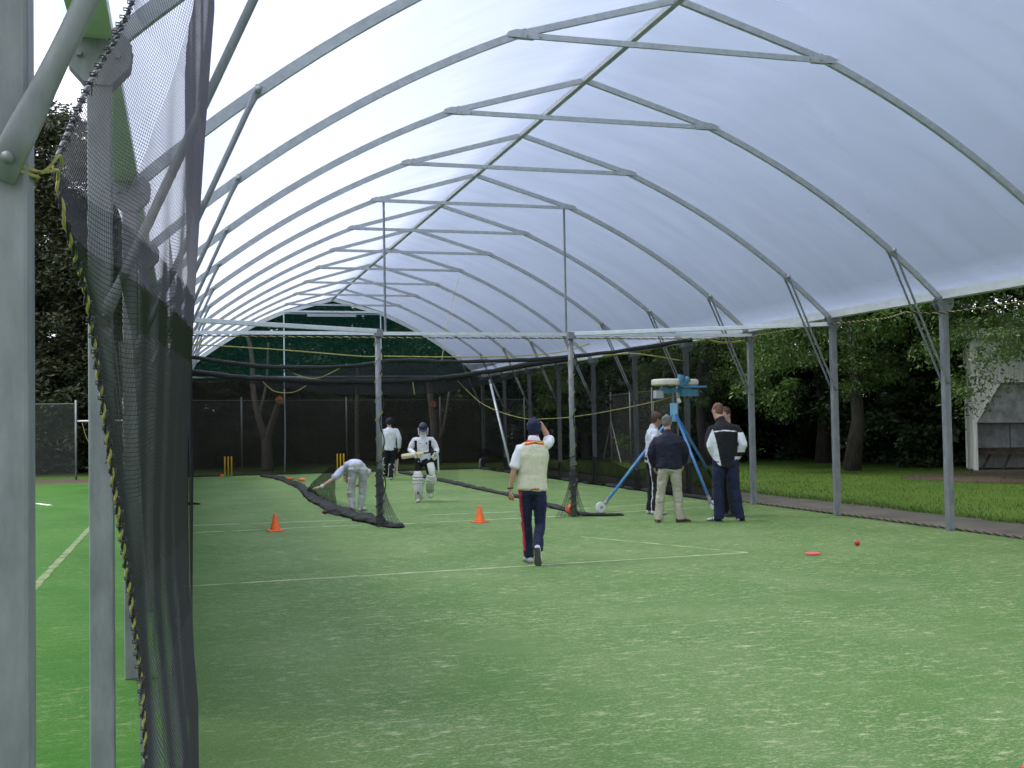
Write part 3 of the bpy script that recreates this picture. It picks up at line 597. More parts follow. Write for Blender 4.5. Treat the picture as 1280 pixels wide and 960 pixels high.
def crown_mesh(name, h0, h1, rx, lumps, per, L, W, droop, m, seed, cone=False, lr=(.9,1.5), inner=.35):
    g = random.Random(seed); cs, rs = [], []
    for i in range(lumps):
        a = g.uniform(0, 6.283); zt = g.random()**.9; z = h0+(h1-h0)*zt
        env = (1-zt)**.75 if cone else math.sqrt(max(.05, 1-(2*zt-.85)**2*.78))
        q = g.uniform(.45, 1.0)**.6 if g.random() > inner else g.uniform(0, .5)
        r0 = g.uniform(*lr); X, Y = rx*env*q*math.cos(a), rx*env*q*math.sin(a)
        k = 4 if not cone else 3
        for j in range(k):
            f = g.uniform(.35, .75); cs.append((X+g.gauss(0, r0*.55), Y+g.gauss(0, r0*.55), z+g.gauss(0, r0*.4)-(.25*r0 if droop > .3 else 0))); rs.append((r0*f, r0*f, r0*f*(.55 if not cone else .35)))
    v, n = leaf_cloud(cs, rs, per, L, W, droop, seed); return quads_mesh(name, v, n, m)
def trunk_mb(h, r, seed, limbs=7, lean=(0,0), fork=None, reach=3.2):
    g = random.Random(seed); b = MB(); pts = [Vector((lean[0]*k/8+.12*g.gauss(0,1)*(k>0), lean[1]*k/8+.12*g.gauss(0,1)*(k>0), h*k/8)) for k in range(9)]
    b.tube(pts, [r*(1.35 if k == 0 else 1)*(1-.085*k) for k in range(9)], 10)
    for i in range(limbs):
        k = g.randint(2, 7); a = g.uniform(0, 6.28); p = pts[k]; l = g.uniform(.6, 1)*reach
        q = [p, p+Vector((math.cos(a)*l*.4, math.sin(a)*l*.4, l*.35)), p+Vector((math.cos(a)*l*.8, math.sin(a)*l*.8, l*.55)), p+Vector((math.cos(a+.3)*l*1.2, math.sin(a+.3)*l*1.2, l*.7))]
        b.tube(q, [r*.45, r*.32, r*.2, r*.08], 7)
    return b
def tree(name, label, x, y, crown_me, trunk, group=None, rz=0, s=(1,1,1)):
    t = thing(name, label, 'tree', (x, y, 0), rz, group); t.scale = s
    tk = trunk if isinstance(trunk, bpy.types.Mesh) else trunk.build('trunk', M['bark'], t, smooth=True)
    if isinstance(trunk, bpy.types.Mesh): tk = bpy.data.objects.new('trunk', trunk); C.objects.link(tk); tk.parent = t
    c = bpy.data.objects.new('crown', crown_me); C.objects.link(c); c.parent = t; return t
ash = [crown_mesh('crown', 2.9, 18.5, 5.4, 230, 160, .135, .05, .6, M['leaf_ash'], 11+i, inner=.2) for i in range(2)]
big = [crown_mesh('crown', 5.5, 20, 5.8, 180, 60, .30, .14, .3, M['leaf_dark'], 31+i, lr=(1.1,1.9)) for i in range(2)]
con = [crown_mesh('crown', 1.2, 15, 3.9, 240, 70, .24, .075, .1, M['leaf_con'], 51+i, cone=False, lr=(.8,1.4), inner=.15) for i in range(2)]
bush = [crown_mesh('crown', .1, 4.6, 3.2, 80, 110, .17, .08, .2, M['leaf_dark'], 71+i, lr=(.6,1.1)) for i in range(2)]
tkm = [trunk_mb(13, .26, 5+i).build('trunk', M['bark'], None, smooth=True) for i in range(2)]
tkd = [o.data for o in tkm]; [bpy.data.objects.remove(o) for o in tkm]
bkm = trunk_mb(3, .12, 3, 6, reach=1.6).build('trunk', M['bark']); bkd = bkm.data; bpy.data.objects.remove(bkm)
G1 = 'leafy trees standing in a row beyond the open side'
tree('ash_tree', 'bright green tree with drooping foliage right of the men, behind the open posts', 20.2, 31.0, ash[0], tkd[0], G1, .4, (.86,.86,.98))
tree('ash_tree', 'leafy green tree in front of the white shed hanging over its top left corner', 21.9, 23.4, ash[1], tkd[1], G1, 2.3, (.90,.90,.93))
tree('ash_tree', 'green tree with low foliage showing past the bowling machine', 18.4, 37.5, ash[1], tkd[0], G1, 4.0, (.68,.68,.95))
tree('ash_tree', 'pale green tree seen through the side netting just left of the right net pole', 17.2, 47.0, ash[0], tkd[1], G1, 1.1, (.72,.72,.9))
tree('ash_tree', 'green tree seen through the side netting behind the leaning white pipe', 13.5, 53.0, ash[1], tkd[0], G1, 5.1, (.7,.7,.9))
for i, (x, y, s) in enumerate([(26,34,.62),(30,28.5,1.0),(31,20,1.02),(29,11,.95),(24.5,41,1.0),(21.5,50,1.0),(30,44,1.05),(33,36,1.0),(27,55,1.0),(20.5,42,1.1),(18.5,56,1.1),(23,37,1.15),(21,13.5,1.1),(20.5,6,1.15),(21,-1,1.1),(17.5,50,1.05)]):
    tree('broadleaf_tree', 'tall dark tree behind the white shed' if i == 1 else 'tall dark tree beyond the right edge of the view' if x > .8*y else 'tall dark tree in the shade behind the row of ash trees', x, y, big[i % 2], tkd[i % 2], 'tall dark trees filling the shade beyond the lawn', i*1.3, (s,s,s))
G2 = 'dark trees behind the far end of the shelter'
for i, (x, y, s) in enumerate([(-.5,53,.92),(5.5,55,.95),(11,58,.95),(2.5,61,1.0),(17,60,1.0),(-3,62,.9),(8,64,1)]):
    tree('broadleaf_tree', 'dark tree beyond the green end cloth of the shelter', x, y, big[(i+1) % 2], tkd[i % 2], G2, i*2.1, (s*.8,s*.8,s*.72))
G3 = 'dark cypress trees on the left beyond the fence'
for i, (x, y, s, lb) in enumerate([(-4.9,49.5,.97,'dark brownish green cypress just left of the near net curtain'),(-9.2,50.5,.82,'dark cypress partly hidden behind the nearest steel post'),(-13,52,.85,None),(-1.6,48.2,.86,'dark cypress seen through the near net curtain'),(-6.5,55,.9,None),(-17,53,.9,None)]):
    tree('cypress_tree', lb or 'dark cypress hidden behind the nearest steel post on the left', x, y, con[i % 2], tkd[i % 2], G3, i*1.7, (s,s,s*.98))
G4 = 'dark bushes filling the gaps under the trees'
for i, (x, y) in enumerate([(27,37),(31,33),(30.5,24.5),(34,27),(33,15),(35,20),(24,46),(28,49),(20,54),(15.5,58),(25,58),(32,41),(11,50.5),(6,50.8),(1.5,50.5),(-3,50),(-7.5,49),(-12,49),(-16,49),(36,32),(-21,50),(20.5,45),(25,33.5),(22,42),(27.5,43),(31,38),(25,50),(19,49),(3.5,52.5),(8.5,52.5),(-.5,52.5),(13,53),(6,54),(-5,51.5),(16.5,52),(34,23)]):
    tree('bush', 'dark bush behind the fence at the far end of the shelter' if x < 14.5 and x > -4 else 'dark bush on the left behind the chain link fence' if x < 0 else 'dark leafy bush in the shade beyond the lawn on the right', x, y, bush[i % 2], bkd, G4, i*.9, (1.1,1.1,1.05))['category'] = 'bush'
for i, (x, y, s) in enumerate([(8,-44,1.1),(20,-36,1.1),(30,-22,1.1)]):  # unseen trees added behind the camera to block light from the rear
    tree('broadleaf_tree', 'unseen tall dark tree added behind the camera to block light', x, y, big[i % 2], tkd[i % 2], 'unseen dark trees added behind the viewer to block light', i*1.1, (s,s,s))
# forked bare trunks with orange saw cuts seen through the end netting
def forked(x, y, segs, cut, label):
    t = thing('pruned_tree', label, 'tree', (x, y, 0)); b = MB()
    for p, r in segs: b.tube(smooth_pts(p, 10), [r[0]+(r[1]-r[0])*i/10 for i in range(11)], 9)
    b.build('trunk', M['bark_pale'], t, smooth=True); b = MB(); p, d = V3(cut[0]), V3(cut[1]).normalized(); b.cyl(p, p+d*.05, cut[2], 14); b.build('saw_cut', M['cut'], t)
forked(3.15, 44.6, [([(0,0,0),(-.02,0,.7),(-.05,0,1.25)], (.24,.18)), ([(-.05,0,1.2),(-.28,0,1.9),(-.5,.1,3.0),(-.55,.3,4.6),(-.9,.3,6)], (.15,.07)), ([(-.04,0,1.2),(.15,-.1,1.7),(.33,-.3,2.35),(.45,-.42,2.72)], (.15,.11)), ([(-.3,0,2.2),(.0,.2,3.4),(.1,.3,5)], (.07,.04))], ((.45,-.42,2.70), (.2,-.75,.35), .165), 'forked grey trunk with an orange saw cut seen through the net left of the stumps')
forked(9.95, 45.0, [([(0,0,0),(-.05,0,1.0),(-.15,0,2.2),(-.3,.1,3.6)], (.20,.10)), ([(0,0,.8),(.35,0,1.7),(.6,.1,3)], (.09,.05))], ((-.13,-.12,2.5), (.1,-.9,.1), .13), 'thin grey trunk with an orange cut mark behind the helmeted batter')
forked(6.75, 45.2, [([(0,0,0),(-.02,0,1.5),(.03,0,4)], (.09,.07))], ((0,.06,.1), (0,1,0), .02), 'slim straight trunk seen through the net right of the middle stumps')
# grass blades along the open side and the far left
g = np.random.default_rng(3); n = 34000
pos = np.c_[12.35+ (g.random(n)**1.7)*13, 8+g.random(n)*34, np.zeros(n)]; hh = .02+.03*g.random((n,1)); an = g.random(n)*6.283
sx = np.c_[np.cos(an), np.sin(an), np.zeros(n)]*.006; ld = np.c_[g.normal(size=n)*.03, g.normal(size=n)*.03, np.ones(n)]
v = np.stack([pos-sx, pos+sx, pos+sx*.4+ld*hh, pos-sx*.4+ld*hh], 1).reshape(-1,3)
o = bpy.data.objects.new('grass_blades', quads_mesh('grass_blades', v, n, M['grass'])); C.objects.link(o); tag(o, 'mown grass growing between the path and the trees', 'grass', kind='stuff')
b = MB(); N = 40
P = [(18.6+2.8*math.cos(a)*(1+.25*noise.noise(Vector((a*2,0,0)))), 24.3+3.2*math.sin(a)*(1+.3*noise.noise(Vector((a*1.5,5,0)))), .0) for a in [2*math.pi*i/N for i in range(N)]]
b._add([(21.5,25.2,0)]+[(p[0]+2.9, p[1]+.9, 0) for p in P], [(0, 1+i, 1+(i+1)%N) for i in range(N)]); b.build('bark_patch', M['soil'])['kind'] = 'structure'

# ------------------------------------------------------------------ shed, fences, added pale wall
t = thing('shed', 'white boarded shed with a dark open front at the right edge under the trees', 'shed', (22.30, 27.9, 0), -.60); t.scale = (.8, 1, 1)
b = MB(); k = .145
def board(x0, x1, z0, z1, y=0, m='white_wall', nm='board'):
    q = MB(); q.box(((x0+x1)/2, y, (z0+z1)/2), (x1-x0-.012, .03, z1-z0)); return q.build(nm, M[m], t)
for i in range(42):                                            # front boards round the sloping opening
    x0 = i*k; xc = x0+k/2
    low = 0 if xc < .12 else (1.46+(xc-.10)*1.36 if xc < .95 else 2.62)
    board(x0, x0+k, min(low, 2.62), 4.0)
b = MB(); b.box((3.0, 2.6, 2.0), (6.1, .05, 4.0)); b.box((.03, 1.3, 2.0), (.05, 2.6, 4.0)); b.box((6.08, 1.3, 2.0), (.05, 2.6, 4.0)); b.build('wall', M['white_wall'], t)
b = MB(); b.plate([(-.3,-.3,3.97),(6.4,-.3,3.97),(6.4,2.9,4.7),(-.3,2.9,4.7)], (0,0,1), .06); b.build('roof', M['grey_wall'], t)
b = MB(); b.plate([(.10,.05,1.46),(.95,.05,2.62),(6.0,.05,2.62),(6.0,1.0,1.40),(.10,1.0,1.40)], (0,.6,.7), .03); b.build('inner_slope', M['grey_wall'], t)
for i in range(5):
    q = MB(); q.box((.75+i*1.22, .98, 1.04), (1.19, .03, .70)); q.build('lining_panel', M['grey_wall'], t)
b = MB(); b.beam((.08,-.03,1.44), (.97,-.03,2.64), .06, .07); b.beam((.95,-.03,2.64), (6,-.03,2.64), .06, .07); b.beam((.10,-.03,0), (.10,-.03,1.46), .06, .07); b.build('opening_trim', M['white_wall'], t)
b = MB(); b.box((3.0,.62,.66), (5.6,.5,.05)); b.box((3.0,.3,.56), (5.6,.06,.12))
for x in (.6, 1.3, 2.4, 3.6, 5.0): b.beam((x-.35,.1,.02), (x+.12,.8,.64), .07, .05, (1,0,0))
tag(b.build('trestle_table', M['dark_wood']), 'dark timber trestle inside the open front of the white shed', 'table').matrix_world = Matrix.Translation((22.30, 27.9, 0)) @ Matrix.Rotation(-.60, 4, 'Z') @ Matrix.Scale(.8, 4, (1,0,0))
b = MB(); b.box((3.0, .6, .03), (6.0, 1.8, .06)); b.build('floor_slab', M['path'], t)
t = thing('bright_gap_wall', 'added pale wall standing in for bright gaps in the trees right of the men', 'bright_gap_wall', (26.0, 44.2, 0), -.3)  # pale wall added to show as bright gaps between the trees
b = MB(); b.box((0,0,1.7), (2.6,.2,3.4)); b.build('wall', M['white_wall'], t); b = MB(); b.box((.4,-.12,1.6), (.9,.05,1.1)); b.build('window', M['eye'], t); b = MB(); b.plate([(-1.4,-.4,3.4),(1.4,-.4,3.4),(1.4,2,4.6),(-1.4,2,4.6)], (0,0,1), .1); b.build('roof', M['grey_wall'], t)
def fence(A, B, h, n, label, brace=()):
    A, B = V3((*A,0)), V3((*B,0)); t = thing('chain_link_fence', label, 'fence', A); d = B-A
    b = grid_surf(lambda u, v: tuple(d*u+Vector((0,0,.03+h*v))), n*2, 2); b.build('mesh_panel', M['chain'], t)
    for i in range(n+1): b = MB(); p = d*i/n; b.cyl(p, p+Vector((0,0,h+.12)), .035, 8); b.build('post', M['steel'], t, smooth=True)
    b = MB(); b.cyl(Vector((0,0,h)), d+Vector((0,0,h)), .012, 5); b.build('top_wire', M['steel'], t)
    for i, s in brace: b = MB(); p = d*i/n; q = p+d.normalized()*s*1.5; b.cyl(p+Vector((0,0,1.7)), q, .03, 7); b.build('brace', M['steel'], t)
fence((15.9,34.5), (17.4,46.5), 2.75, 4, 'chain link fence standing on the grass beyond the side netting', ((3,1),(3,-1)))
fence((-13.5,41.2), (-3.5,41.05), 2.6, 3, 'chain link fence left of the near net curtain in front of the cypress trees')
fence((-2.0,41.9), (14.5,47.5), 2.7, 4, 'chain link fence behind the far end netting of the shelter')
t = thing('gate_frame', 'thin steel gate rail beside the last post of the left chain link fence', 'gate', (-3.45,41.05,0))
b = MB(); b.cyl((0,0,2.0), (1.6,0,2.0), .03, 7); b.build('top_rail', M['steel_bright'], t)
b = MB(); b.tube(smooth_pts([(.15,-.02,1.95),(.3,-.02,1.4),(.55,-.02,1.0),(.8,-.02,.8)], 12), .012, 5); b.build('cable', M['rope_y'], t)
b = MB(); b.cyl((1.6,0,0), (1.6,0,2.1), .035, 8); b.build('post', M['steel'], t)
b = MB(); b.tube(smooth_pts([(10.50,40.1,.05),(10.5,40.1,.22),(10.52,40.1,.33),(10.62,40.1,.38),(10.84,40.1,.38)], 16), .045, 9); tag(b.build('bent_pipe', M['steel'], None, smooth=True), 'short grey bent pipe standing at the far right corner of the netting', 'pipe')
t = thing('leaning_pipe', 'long white pipe leaning inside the far right corner of the side net', 'pipe', (10.50,36.2,0)); b = MB(); b.cyl((-.1,2.0,3.2), (.0,0,.33), .045, 10); b.build('tube', M['steel_bright'], t, smooth=True); b = MB(); b.cyl((.0,0.0,.33), (.01,-.05,.26), .05, 10); b.build('end_cap', M['steel'], t)

# ------------------------------------------------------------------ small things on the turf
def cone(x, y, label, rz):
    t = thing('traffic_cone', label, 'cone', (x, y, 0), rz, 'orange marker cones on the crease lines'); b = MB()
    b.tube([(0,0,.018),(0,0,.03),(0,0,.26),(0,0,.285),(0,0,.29)], [.088,.082,.028,.026,.012], 20); b.build('cone', M['orange'], t, smooth=True); b = MB(); b.box((0,0,.011), (.235,.235,.02)); b.build('base', M['orange'], t, bevel=.006)
cone(1.43, 18.66, 'small orange cone on the left lane crease nearest the net curtain', .2)
cone(4.86, 18.65, 'small orange cone on the middle lane between the left pole and the walking man', .5)
def stumps(x, y, label, box=True):
    t = thing('stumps', label, 'stumps', (x, y, 0), 0, 'yellow plastic stumps in front of the far net')
    for i in (-1, 0, 1): b = MB(); b.tube([(i*.112,0,.03),(i*.112,0,.66),(i*.112,0,.69),(i*.112,0,.70)], [.023,.023,.021,.008], 10); b.build('stump', M['yellow'], t, smooth=True)
    b = MB(); b.box((0,0,.022), (.32,.10,.04)); b.build('base', M['green_pl'], t, bevel=.006)
    if box: b = MB(); b.box((-.20,0,.05), (.12,.09,.09)); b.build('end_block', M['orange'], t, bevel=.01)
stumps(1.49, 39.8, 'yellow stumps with an orange end block on the left lane near the net curtain')
stumps(5.35, 39.9, 'yellow stumps behind the bending man on the middle lane', False)
b = MB(); b.ball((0,0,.036), .036, 16, 10); o = b.build('ball', M['red'], None, smooth=True); o.location = (8.49,12.95,0); tag(o, 'red cricket ball lying on the turf at the right near the open posts', 'ball')
b = MB(); b.tube([(0,0,.0045),(0,0,.010),(0,0,.022),(0,0,.027)], [.092,.10,.09,.05], 24); o = b.build('marker_disc', M['pink'], None, smooth=True); o.location = (7.47,12.36,0); tag(o, 'flat pinkish red marker disc on the turf left of the red ball', 'disc')
b = MB(); b.tube([(0,0,.0045),(0,0,.010),(0,0,.022),(0,0,.027)], [.092,.10,.09,.05], 24); o = b.build('marker_disc', M['pink'], None, smooth=True); o.location = (3.915,4.475,0); tag(o, 'red marker disc cut off by the bottom right corner of the picture', 'disc')
b = MB(); b.ball((0,0,.10), .10, 18, 12, sc_=(1,1,.97)); o = b.build('football', M['orange'], None, smooth=True); o.location = (6.74,19.30,0); tag(o, 'bright orange ball caught in the net at the foot of the right pole', 'ball')
for k, (x, y, rz) in enumerate([(3.16,35.2,.3),(3.45,34.4,-.5)]):
    b = MB(); b.ball((0,0,.05), .075, 12, 8, sc_=(1.5,1,.7)); o = b.build('cloth_bag', M['orange'], None, smooth=True); o.location = (x,y,.03); o.rotation_euler.z = rz
    tag(o, ['orange cloth bag lying on the far end of the heaped left net', 'smaller orange bundle just in front of the orange cloth bag on the left net'][k], 'bag')
b = MB(); b.ball((0,0,.035), .045, 12, 8, sc_=(1.4,1,.8)); o = b.build('glove', M['glove_red'], None, smooth=True); o.location = (2.62,21.85,.0); tag(o, 'dark red glove lying against the heaped net left of the bending man', 'glove')
b = MB(); b.tube(smooth_pts([(-.16,0,.02),(-.05,.05,.035),(.08,-.02,.03),(.2,.03,.015)], 10), [.02,.03,.035,.04,.035,.03,.03,.025,.02,.02,.015], 6); o = b.build('net_scrap', M['bundle'], None, smooth=True); o.location = (.16,25.9,0); tag(o, 'small black scrap of net lying on the turf beside the near net curtain', 'scrap')

# ------------------------------------------------------------------ bowling machine
MX, MY = 9.25, 20.2
t = thing('bowling_machine', 'blue bowling machine on a tall wheeled tripod with two cream wheels on top', 'bowling machine', (MX, MY, 0), 0)
def mp(x, y, z): return Vector((x-MX, y-MY, z))
feet = [(7.47,19.56), (9.42,19.08), (11.10,22.02)]
ap = mp(9.24, 20.2, 1.92)
for i, (fx, fy) in enumerate(feet):
    q = mp(fx, fy, .13); d = (q-ap).normalized(); b = MB(); b.tube([ap+Vector((d.x*.06, d.y*.06, -.12)), q], [.027,.027], 12); lg = b.build('leg', M['blue'], t, smooth=True)
    b = MB(); b.tube([q-d*.16, q+d*.02], .033, 12); b.build('collar', M['steel'], lg)
    out = Vector((d.x, d.y, 0)).normalized(); sidev = Vector((-out.y, out.x, 0)); wc = q+out*.09+Vector((0,0,-.03)); hub = mp(fx, fy, .1)
    if i == 0: sidev = Vector((.25,-1,0)).normalized(); wc = mp(7.385, 19.5, .10)
    if i == 1: sidev = Vector((-.7,-.6,0)).normalized(); wc = mp(9.47, 19.0, .10)
    b = MB(); b.tube([wc-sidev*.024, wc-sidev*.018, wc+sidev*.018, wc+sidev*.024], [.085,.10,.10,.085], 24); wl = b.build('wheel', M['white_pl'], t, smooth=False)
    b = MB(); b.cyl(wc-sidev*.036, wc+sidev*.036, .022, 12); b.build('hub', M['bolt'], wl)
    b = MB()
    for s_ in (-1, 1): b.beam(wc+sidev*.042*s_, q+Vector((0,0,.02))+sidev*.03*s_, .03, .006, (0,0,1))
    b.box(tuple(q+Vector((0,0,.03))), (.08,.08,.05)); b.cyl(q+Vector((0,0,.02)), q+Vector((.10,-.02,.05)), .012, 6); b.build('castor_fork', M['steel'], t)
b = MB(); b.box((ap.x-.02, ap.y, 1.84), (.115,.10,.36)); b.build('head_block', M['lblue'], t, bevel=.008)
b = MB(); b.cyl((ap.x-.03, ap.y, 1.9), (ap.x-.03, ap.y, 2.30), .022, 10); b.build('column', M['steel'], t)
b = MB(); b.box((.02, 0, 2.285), (.62,.10,.05)); b.box((.30,-.02,2.215), (.36,.09,.13)); b.box((-.16,0,2.24), (.2,.12,.06)); b.beam((-.25,-.04,2.33), (.1,-.05,2.22), .03, .03); b.build('frame', M['teal'], t, bevel=.006)
b = MB(); b.box((.34,-.08,2.335), (.60,.05,.035)); b.build('ball_chute', M['blue'], t, bevel=.005)
b = MB(); b.box((-.36,-.03,2.19), (.17,.14,.15)); b.build('control_box', M['grey_box'], t, bevel=.012)
for x, y, rr in ((-.20,-.02,.275), (.34,.22,.255)):
    b = MB(); b.tube([(x,y,2.365),(x,y,2.385),(x,y,2.47),(x,y,2.49)], [rr-.03,rr,rr,rr-.03], 32); wl = b.build('throwing_wheel', M['cream_pu'], t, smooth=False, bevel=.01)
    b = MB(); b.tube([(x,y,2.36),(x,y,2.50)], .07, 16); b.build('hub', M['steel'], wl)
b = MB(); b.cyl((.06,-.08,2.34), (.12,-.08,2.56), .075, 14); b.cyl((.18,-.06,2.42), (.28,-.06,2.50), .06, 12); b.box((.07,-.06,2.40), (.22,.18,.09)); b.build('motor', M['teal'], t, smooth=False, bevel=.004)
b = MB(); b.cyl((.07,-.05,2.10), (.07,-.05,2.2), .006, 5); b.ball((.07,-.05,2.05), .038, 12, 8); b.box((.055,-.05,2.095), (.05,.04,.03)); b.build('hanging_knob', M['white_pl'], t)

# ------------------------------------------------------------------ people
def solid(name, mb, voxel, parent, mats, paint=None, wr=0, ws=9, it=3, shrink=0):
    me = bpy.data.meshes.new('tmp'); me.from_pydata(mb.v, [], mb.f); me.update(); o = bpy.data.objects.new('tmp', me); C.objects.link(o)
    r = o.modifiers.new('r', 'REMESH'); r.mode = 'VOXEL'; r.voxel_size = voxel; r.use_smooth_shade = True
    s = o.modifiers.new('s', 'SMOOTH'); s.iterations = it; s.factor = .5
    dg = bpy.context.evaluated_depsgraph_get(); m2 = bpy.data.meshes.new_from_object(o.evaluated_get(dg)); bpy.data.objects.remove(o); bpy.data.meshes.remove(me)
    n = len(m2.vertices); co = np.empty(n*3, np.float32); m2.vertices.foreach_get('co', co); no = np.empty(n*3, np.float32); m2.vertices.foreach_get('normal', no); co = co.reshape(-1,3); no = no.reshape(-1,3)
    if wr:
        d = np.array([noise.noise(Vector((p[0]*ws, p[1]*ws, p[2]*ws*.7)))+.6*noise.noise(Vector((p[0]*ws*2.2+7, p[1]*ws*2.2, p[2]*ws*2.6))) for p in co], np.float32)
        d = np.where(d < 0, d*1.3, d*.7); co += no*d[:,None]*wr
    co -= no*shrink
    m2.vertices.foreach_set('co', co.ravel()); m2.name = name
    m2.materials.clear(); ml = mats if isinstance(mats, (list, tuple)) else [mats]
    for k in ml: m2.materials.append(k)
    k = len(m2.polygons); m2.polygons.foreach_set('use_smooth', [True]*k)
    if paint:
        c = np.empty(k*3, np.float32); m2.polygons.foreach_get('center', c); c = c.reshape(-1,3); m2.polygons.foreach_set('material_index', np.array([paint(p) for p in c], np.int32))
    else: m2.polygons.foreach_set('material_index', np.zeros(k, np.int32))
    m2.update(); q = bpy.data.objects.new(name, m2); C.objects.link(q); q.parent = parent; return q
def bez(P, Mi, N, t): return P.lerp(Mi, min(1, t*2)).lerp(Mi.lerp(N, max(0, t*2-1)), .5) if False else P*(1-t)**2+Mi*2*t*(1-t)+N*t*t
def hand_mb(b, wrist, fdir, pn, curl, sgn, s=1):
    """palm, four unequal fingers bent at the knuckles and a thumb leaving the side of the palm"""
    f = V3(fdir).normalized(); n = V3(pn); n = (n-f*n.dot(f)).normalized(); sd = f.cross(n)*sgn
    b.loft([wrist-f*.03, wrist+f*.02, wrist+f*.055, wrist+f*.09*s], [(.024,.020),(.030,.016),(.040,.017),(.040,.014)], tuple(sd), 10)
    for i, (o, L) in enumerate(((-.030,.070),(-.010,.082),(.010,.076),(.030,.060))):
        p = wrist+f*.085*s+sd*o; c1, c2, c3 = curl*.5, curl*1.2, curl*1.8; q = [p]
        for cc, l in ((c1,.42),(c2,.33),(c3,.25)): q.append(q[-1]+(f*math.cos(cc)+n*math.sin(cc))*L*l*s+sd*o*.06)
        b.tube(q, [.0095,.009,.0085,.007], 7)
    p = wrist+f*.03-sd*.03; q = [p, p+(f*.6-sd*.7+n*.25).normalized()*.035, p+(f*.75-sd*.55+n*.3).normalized()*.062, p+(f*.85-sd*.35+n*.45).normalized()*.085]
    b.tube(q, [.014,.012,.0105,.008], 7)
def person(label, loc, rz, H=1.8, J=None, skin='skin', hair=None, torso=None, legs=None, shoes=None, hat=None, wide=1.0, headf=(0,1,0), headu=(0,0,1), group=None, hands=None, slim=1.0, sleeve='long', arm_col=None):
    s = H/1.8; D = dict(P=(0,0,.93), M=(0,.01,1.22), N=(0,-.01,1.50), H=(0,.02,1.665), LS=(-.185,0,1.435), RS=(.185,0,1.435), LE=(-.235,-.03,1.15), RE=(.235,-.03,1.15), LW=(-.24,.05,.90), RW=(.24,.05,.90),
        LH=(-.09,0,.90), RH=(.09,0,.90), LK=(-.10,.02,.49), RK=(.10,.02,.49), LA=(-.11,-.02,.085), RA=(.11,-.02,.085), LT=(-.03,1,0), RT=(.03,1,0))
    D = {k: Vector(v)*(s if k not in ('LT','RT') else 1) for k, v in D.items()}
    for k, v in (J or {}).items(): D[k] = Vector(v)
    T = thing('person', label, 'person', loc, rz, group); hands = hands or {}
    P, Mi, N, Hc = D['P'], D['M'], D['N'], D['H']; hx = (D['RH']-D['LH']).normalized(); sx = (D['RS']-D['LS']).normalized()
    hf = V3(headf).normalized(); hu = V3(headu); hu = (hu-hf*hu.dot(hf)).normalized(); hs = hf.cross(hu)
    def hp(x, y, z): return Hc+hs*x*s+hf*y*s+hu*z*s
    # ---- body: one continuous surface
    b = MB()
    rows = [(-.115,.026,.028,.058),(-.098,.044,.050,.040),(-.06,.060,.080,.014),(-.02,.068,.090,.004),(.02,.073,.095,-.002),(.06,.073,.094,-.008),(.09,.060,.078,-.010),(.11,.038,.05,-.012)]
    b.loft([hp(0, y, z) for z, a, c, y in rows], [(a*s, c*s) for z, a, c, y in rows], tuple(hs), 16)
    b.loft([hp(0,.088,.018), hp(0,.104,-.018), hp(0,.092,-.034)], [(.008*s,.008*s),(.014*s,.012*s),(.012*s,.008*s)], tuple(hs), 8)      # nose
    b.loft([hp(-.022,.086,-.060), hp(0,.092,-.059), hp(.022,.086,-.060)], [(.007*s,.006*s)]*3, tuple(hf), 8)                                   # mouth
    b.loft([hp(-.05,.078,.036), hp(0,.092,.040), hp(.05,.078,.036)], [(.009*s,.009*s)]*3, tuple(hf), 8)                                        # brow
    for k in (-1, 1): b.loft([hp(k*.070,-.008,-.03), hp(k*.079,-.014,-.005), hp(k*.076,-.016,.022)], [(.008*s,.010*s),(.009*s,.017*s),(.008*s,.015*s)], tuple(hs), 8)
    b.loft([bez(P, Mi, N, .93), N, Hc-hu*.06*s-hf*.012*s, Hc-hf*.01*s], [(.075*s,.06*s),(.060*s,.060*s),(.056*s,.060*s),(.055*s,.06*s)], tuple(sx), 12)
    tr = [(0,.140,.095),(.2,.135,.09),(.45,.135,.09),(.7,.145,.090),(.86,.135,.080),(.95,.08,.055)]
    sds = [tuple(hx.lerp(sx, t)) for t, a, c in tr]
    b.loft([bez(P, Mi, N, t) for t, a, c in tr], [(a*s*slim, c*s*slim) for t, a, c in tr], sds, 14)
    for k in ('L', 'R'):
        S, E_, W_ = D[k+'S'], D[k+'E'], D[k+'W']; ins = S.lerp(bez(P, Mi, N, .82), .35)
        b.loft([ins, S, S.lerp(E_, .35), E_, E_.lerp(W_, .3), W_], [(.036*s,.036*s),(.040*s,.040*s),(.042*s,.042*s),(.037*s,.037*s),(.041*s,.039*s),(.026*s,.022*s)], (0,1,0) if abs((E_-S).normalized().y) < .8 else (0,0,1), 10)
        hd = hands.get(k, {}); fd = hd.get('f', tuple((W_-E_).normalized())); pn = hd.get('n', tuple(-sx*(-1 if k == 'L' else 1)))
        hand_mb(b, W_+V3(fd).normalized()*.02, fd, pn, hd.get('curl', .45), 1 if k == 'R' else -1, s)
        A, K, F_ = D[k+'H'], D[k+'K'], D[k+'A']
        b.loft([A+Vector((0,0,.03)), A.lerp(K,.5), K, K.lerp(F_,.35), F_], [(.076*s,.076*s),(.064*s,.066*s),(.048*s,.05*s),(.046*s,.05*s),(.032*s,.036*s)], tuple(hx), 10)
        b.loft([F_-V3(D[k+'T']).normalized()*.02, F_+V3(D[k+'T']).normalized()*.08-Vector((0,0,.03))], [(.028,.026),(.026,.014)], tuple(hx), 8)
    solid('body', b, .0085, T, M[skin], it=2)
    for k in (-1, 1): q = MB(); q.ball(hp(k*.031,.083,.014), .0105*s, 8, 6); q.build('eye', M['eye'], T, smooth=True)
